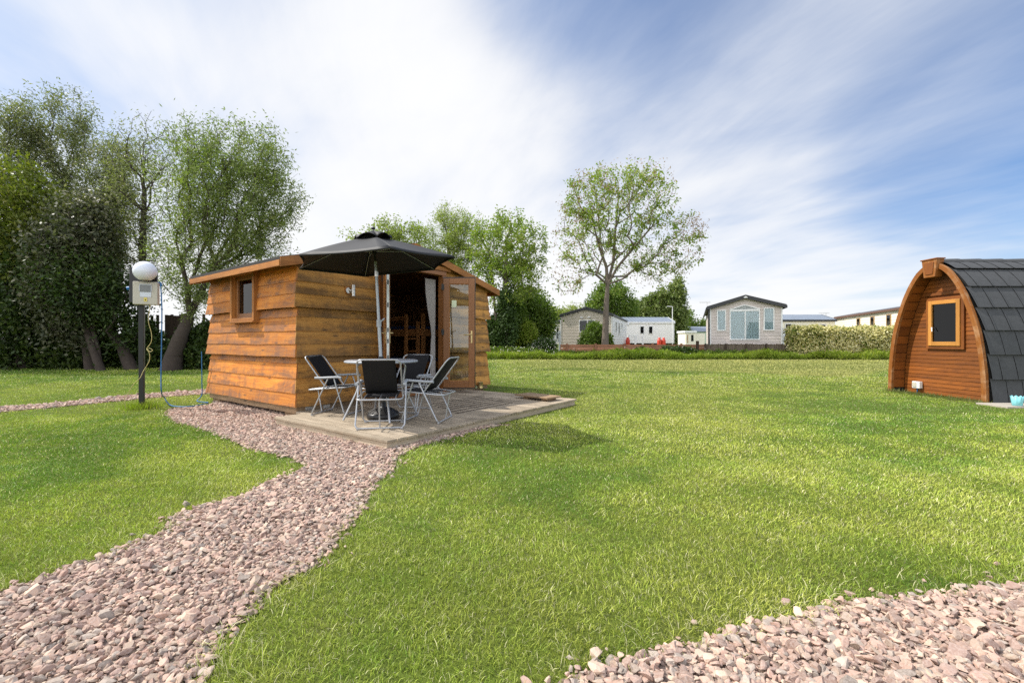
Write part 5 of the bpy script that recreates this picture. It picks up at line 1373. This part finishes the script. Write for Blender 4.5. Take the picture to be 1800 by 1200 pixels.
    # local y runs along the visible side: rotate so that +y = d
    t = caravan('static_caravan', 'long cream caravan with tan window frames beyond the hedge', a+n*-3.4, an, 3.4, Ln, .92, 3.12, 3.45, M['clad_cream'], M['roof_slate'], M['brown_trim'], .12)
    return t, Ln
M['roof_blue_y'] = ribbed('blue grey tin roof sheets', (.27, .31, .36), .3, 1)
t5, L5 = build_caravans()
for u in (4.6, 7.1, 9.6, 12.0, 14.2):
    if u < L5-1: cwin(t5, 'right', 3.4, L5, u, u+.62, 2.05, 2.82, M['tan_frame'])

def build_far_things():
    # low reddish fence
    a, b = P(985, 605, 23.2), P(1238, 605, 23.2)
    t = thing('low_fence', 'low reddish board fence running past the lone ash trunk', 'fence', (a.x, a.y, .18)); L = b.x-a.x
    s = MB()
    for i in range(5): s.box(0, L, 0, .03, .02+i*.145, .02+i*.145+.138)
    s.build('fence_boards', M['redwood'], t)
    x = .3
    while x < L: s = MB(); s.box(x, x+.1, -.08, -.003, -.05, .80); s.build('post', M['redwood'], t, .006); x += 1.5
    # brushwood screen
    a, b = P(1238, 605, 22.9), P(1384, 605, 22.9)
    t = thing('brushwood_screen', 'grey brown brushwood screen in front of the taupe caravan', 'fence', (a.x, a.y, .17)); L = b.x-a.x; r = random.Random(4)
    s = MB(); x = 0
    while x < L: w = r.uniform(.012, .03); s.box(x, x+w, r.uniform(-.02, .0), r.uniform(.02, .04), 0, .76+r.uniform(-.06, .04)); x += w*.92
    s.build('brushwood', M['reed'], t)
    x = .0
    while x < L+.05: s = MB(); s.box(x, x+.07, -.10, -.025, -.05, .80); s.build('stake', M['dark_rail'], t); x += 1.05
    t = thing('fence_post', 'weathered stake where the reddish fence meets the brushwood screen', 'post', tuple(P(1226, 628, 22.7))); s = MB(); s.box(-.06, .06, -.06, .06, -.1, .85); s.build('stake', M['dark_rail'], t, .01)
    # white railings
    def railing(label, x0, x1, Y, z0, z1, nb):
        a, b = P(x0, 600, Y), P(x1, 600, Y); L = b.x-a.x
        t = thing('white_railing', label, 'railing', (a.x, Y, z0)); h = z1-z0
        s = MB(); s.box(0, L, -.03, .03, h-.08, h); s.box(0, L, -.025, .025, .08, .14); s.build('rails', M['whitefence'], t)
        s = MB()
        for i in range(nb): x = L*(i+.5)/nb; s.box(x-.05, x+.05, -.012, .012, .141, h-.081)
        s.build('pickets', M['whitefence'], t)
        for x in (0, L*.5, L): s = MB(); s.box(x-.06, x+.06, -.06, .06, -.5, h+.06); s.build('newel_post', M['whitefence'], t)
    railing('white picket balustrade at the left end of the beige caravan', 938, 984, 29.4, .95, 1.72, 11)
    railing('small white step railing in front of the white caravan', 1104, 1130, 39.6, .9, 1.65, 6)
    railing('white railing between the taupe caravan and the hedge', 1377, 1389, 27.5, .9, 1.85, 5)
    # gas bottles
    gb = None
    for px, Y, lab in ((1103.5, 36.5, 'single red gas bottle by the white caravan steps'), (1159, 38.5, 'left of the paired red gas bottles outside the white caravan'), (1166.5, 38.5, 'right of the paired red gas bottles outside the white caravan')):
        p = P(px, 600, Y); p.z = .72
        if gb is None:
            gb = thing('gas_bottle', lab, 'gas bottle', p, 0, 'red gas bottles')
            s = MB(); s.lathe([(0, 0), (.16, 0), (.18, .03), (.18, .46), (.15, .55), (.07, .60), (.05, .62), (0, .62)], n=20); s.build('cylinder', M['red_gas'], gb)
            s = MB(); s.lathe([(.10, .58), (.11, .70), (.09, .70), (.08, .58)], n=16); s.build('collar', M['red_gas'], gb)
            o = gb
        else: o = copy_tree(gb); o['label'] = lab
        o.location = p
    p = P(1163, 600, 38.4); t = thing('paved_stand', 'pale stand under the red gas bottles', 'stand', (p.x-2.6, p.y-.5, 0)); s = MB(); s.box(-.6, 3.6, 0, 1.4, .1, .715); s.build('slab', M['slab'], t)
    p = P(1103.5, 600, 36.5); t = thing('paved_stand', 'pale block under the single red gas bottle', 'stand', (p.x-.4, p.y-.4, 0)); s = MB(); s.box(0, .8, 0, .8, .1, .715); s.build('slab', M['slab'], t)
    # beige kiosk and green hut far off
    p = P(1205, 600, 55); t = thing('site_hut', 'small cream hut far off between the poplars and the taupe caravan', 'hut', (p.x, p.y, 0))
    s = MB(); s.box(0, 1.28, 0, 2.5, .2, 2.15); s.box(1.29, 2.5, .2, 2.5, .2, 2.1); s.build('wall', M['clad_cream'], t)
    s = MB(); s.box(-.12, 1.38, -.12, 2.6, 2.16, 2.42); s.build('roof', M['white'], t)
    s = MB(); s.box(.2, .33, -.02, -.002, .9, 1.9); s.build('post', M['tan_frame'], t); s = MB(); s.box(.7, 1.0, -.02, -.002, 1.1, 1.9); s.build('window', M['pane_dark'], t)
    p = P(1222, 600, 70); t = thing('green_hut', 'pale green building with ribbed roof far behind the cream hut', 'building', (p.x, p.y, 0))
    s = MB(); s.box(0, 6, 0, 4, .2, 2.6); s.build('wall', plain('pale green wall', (.42, .52, .40), .6), t); s = MB(); q = [(-.2, -.3, 2.61), (6.2, -.3, 2.61), (6.2, 4, 3.5), (-.2, 4, 3.5)]; s.hexa(q+[(a, b, c+.08) for a, b, c in q]); s.build('roof', M['roof_blue'], t)
    aerial(1013, 532, 46, .5, 'thin aerial above the beige caravan roof'); aerial(1243, 531, 40, .5, 'thin tall aerial left of the taupe caravan'); aerial(1452, 550, 44, .5, 'small aerial above the pale caravan roof')
    # dark post and rail fence under the trees
    a, b = P(-120, 600, 18.2), P(360, 600, 17.6); d = (b-a); t = thing('dark_rail_fence', 'dark timber fence in the shade below the left trees', 'fence', (a.x, a.y, 0), math.atan2(d.y, d.x)); L = d.length
    for z in (.62, .98, 1.28): s = MB(); s.box(0, L, 0, .04, z, z+.09); s.build('rail', M['dark_rail'], t)
    x = 0
    while x < L: s = MB(); s.box(x, x+.12, .041, .15, -.05, 1.45); s.build('post', M['dark_rail'], t); x += 1.8
    s = MB(); x = .1
    r = random.Random(6)
    while x < L:
        if r.random() < .72: s.box(x, x+.11, -.025, -.002, .9, 2.15+r.uniform(-.05, .05))
        x += .12
    s.build('palings', M['dark_rail'], t)
build_far_things()
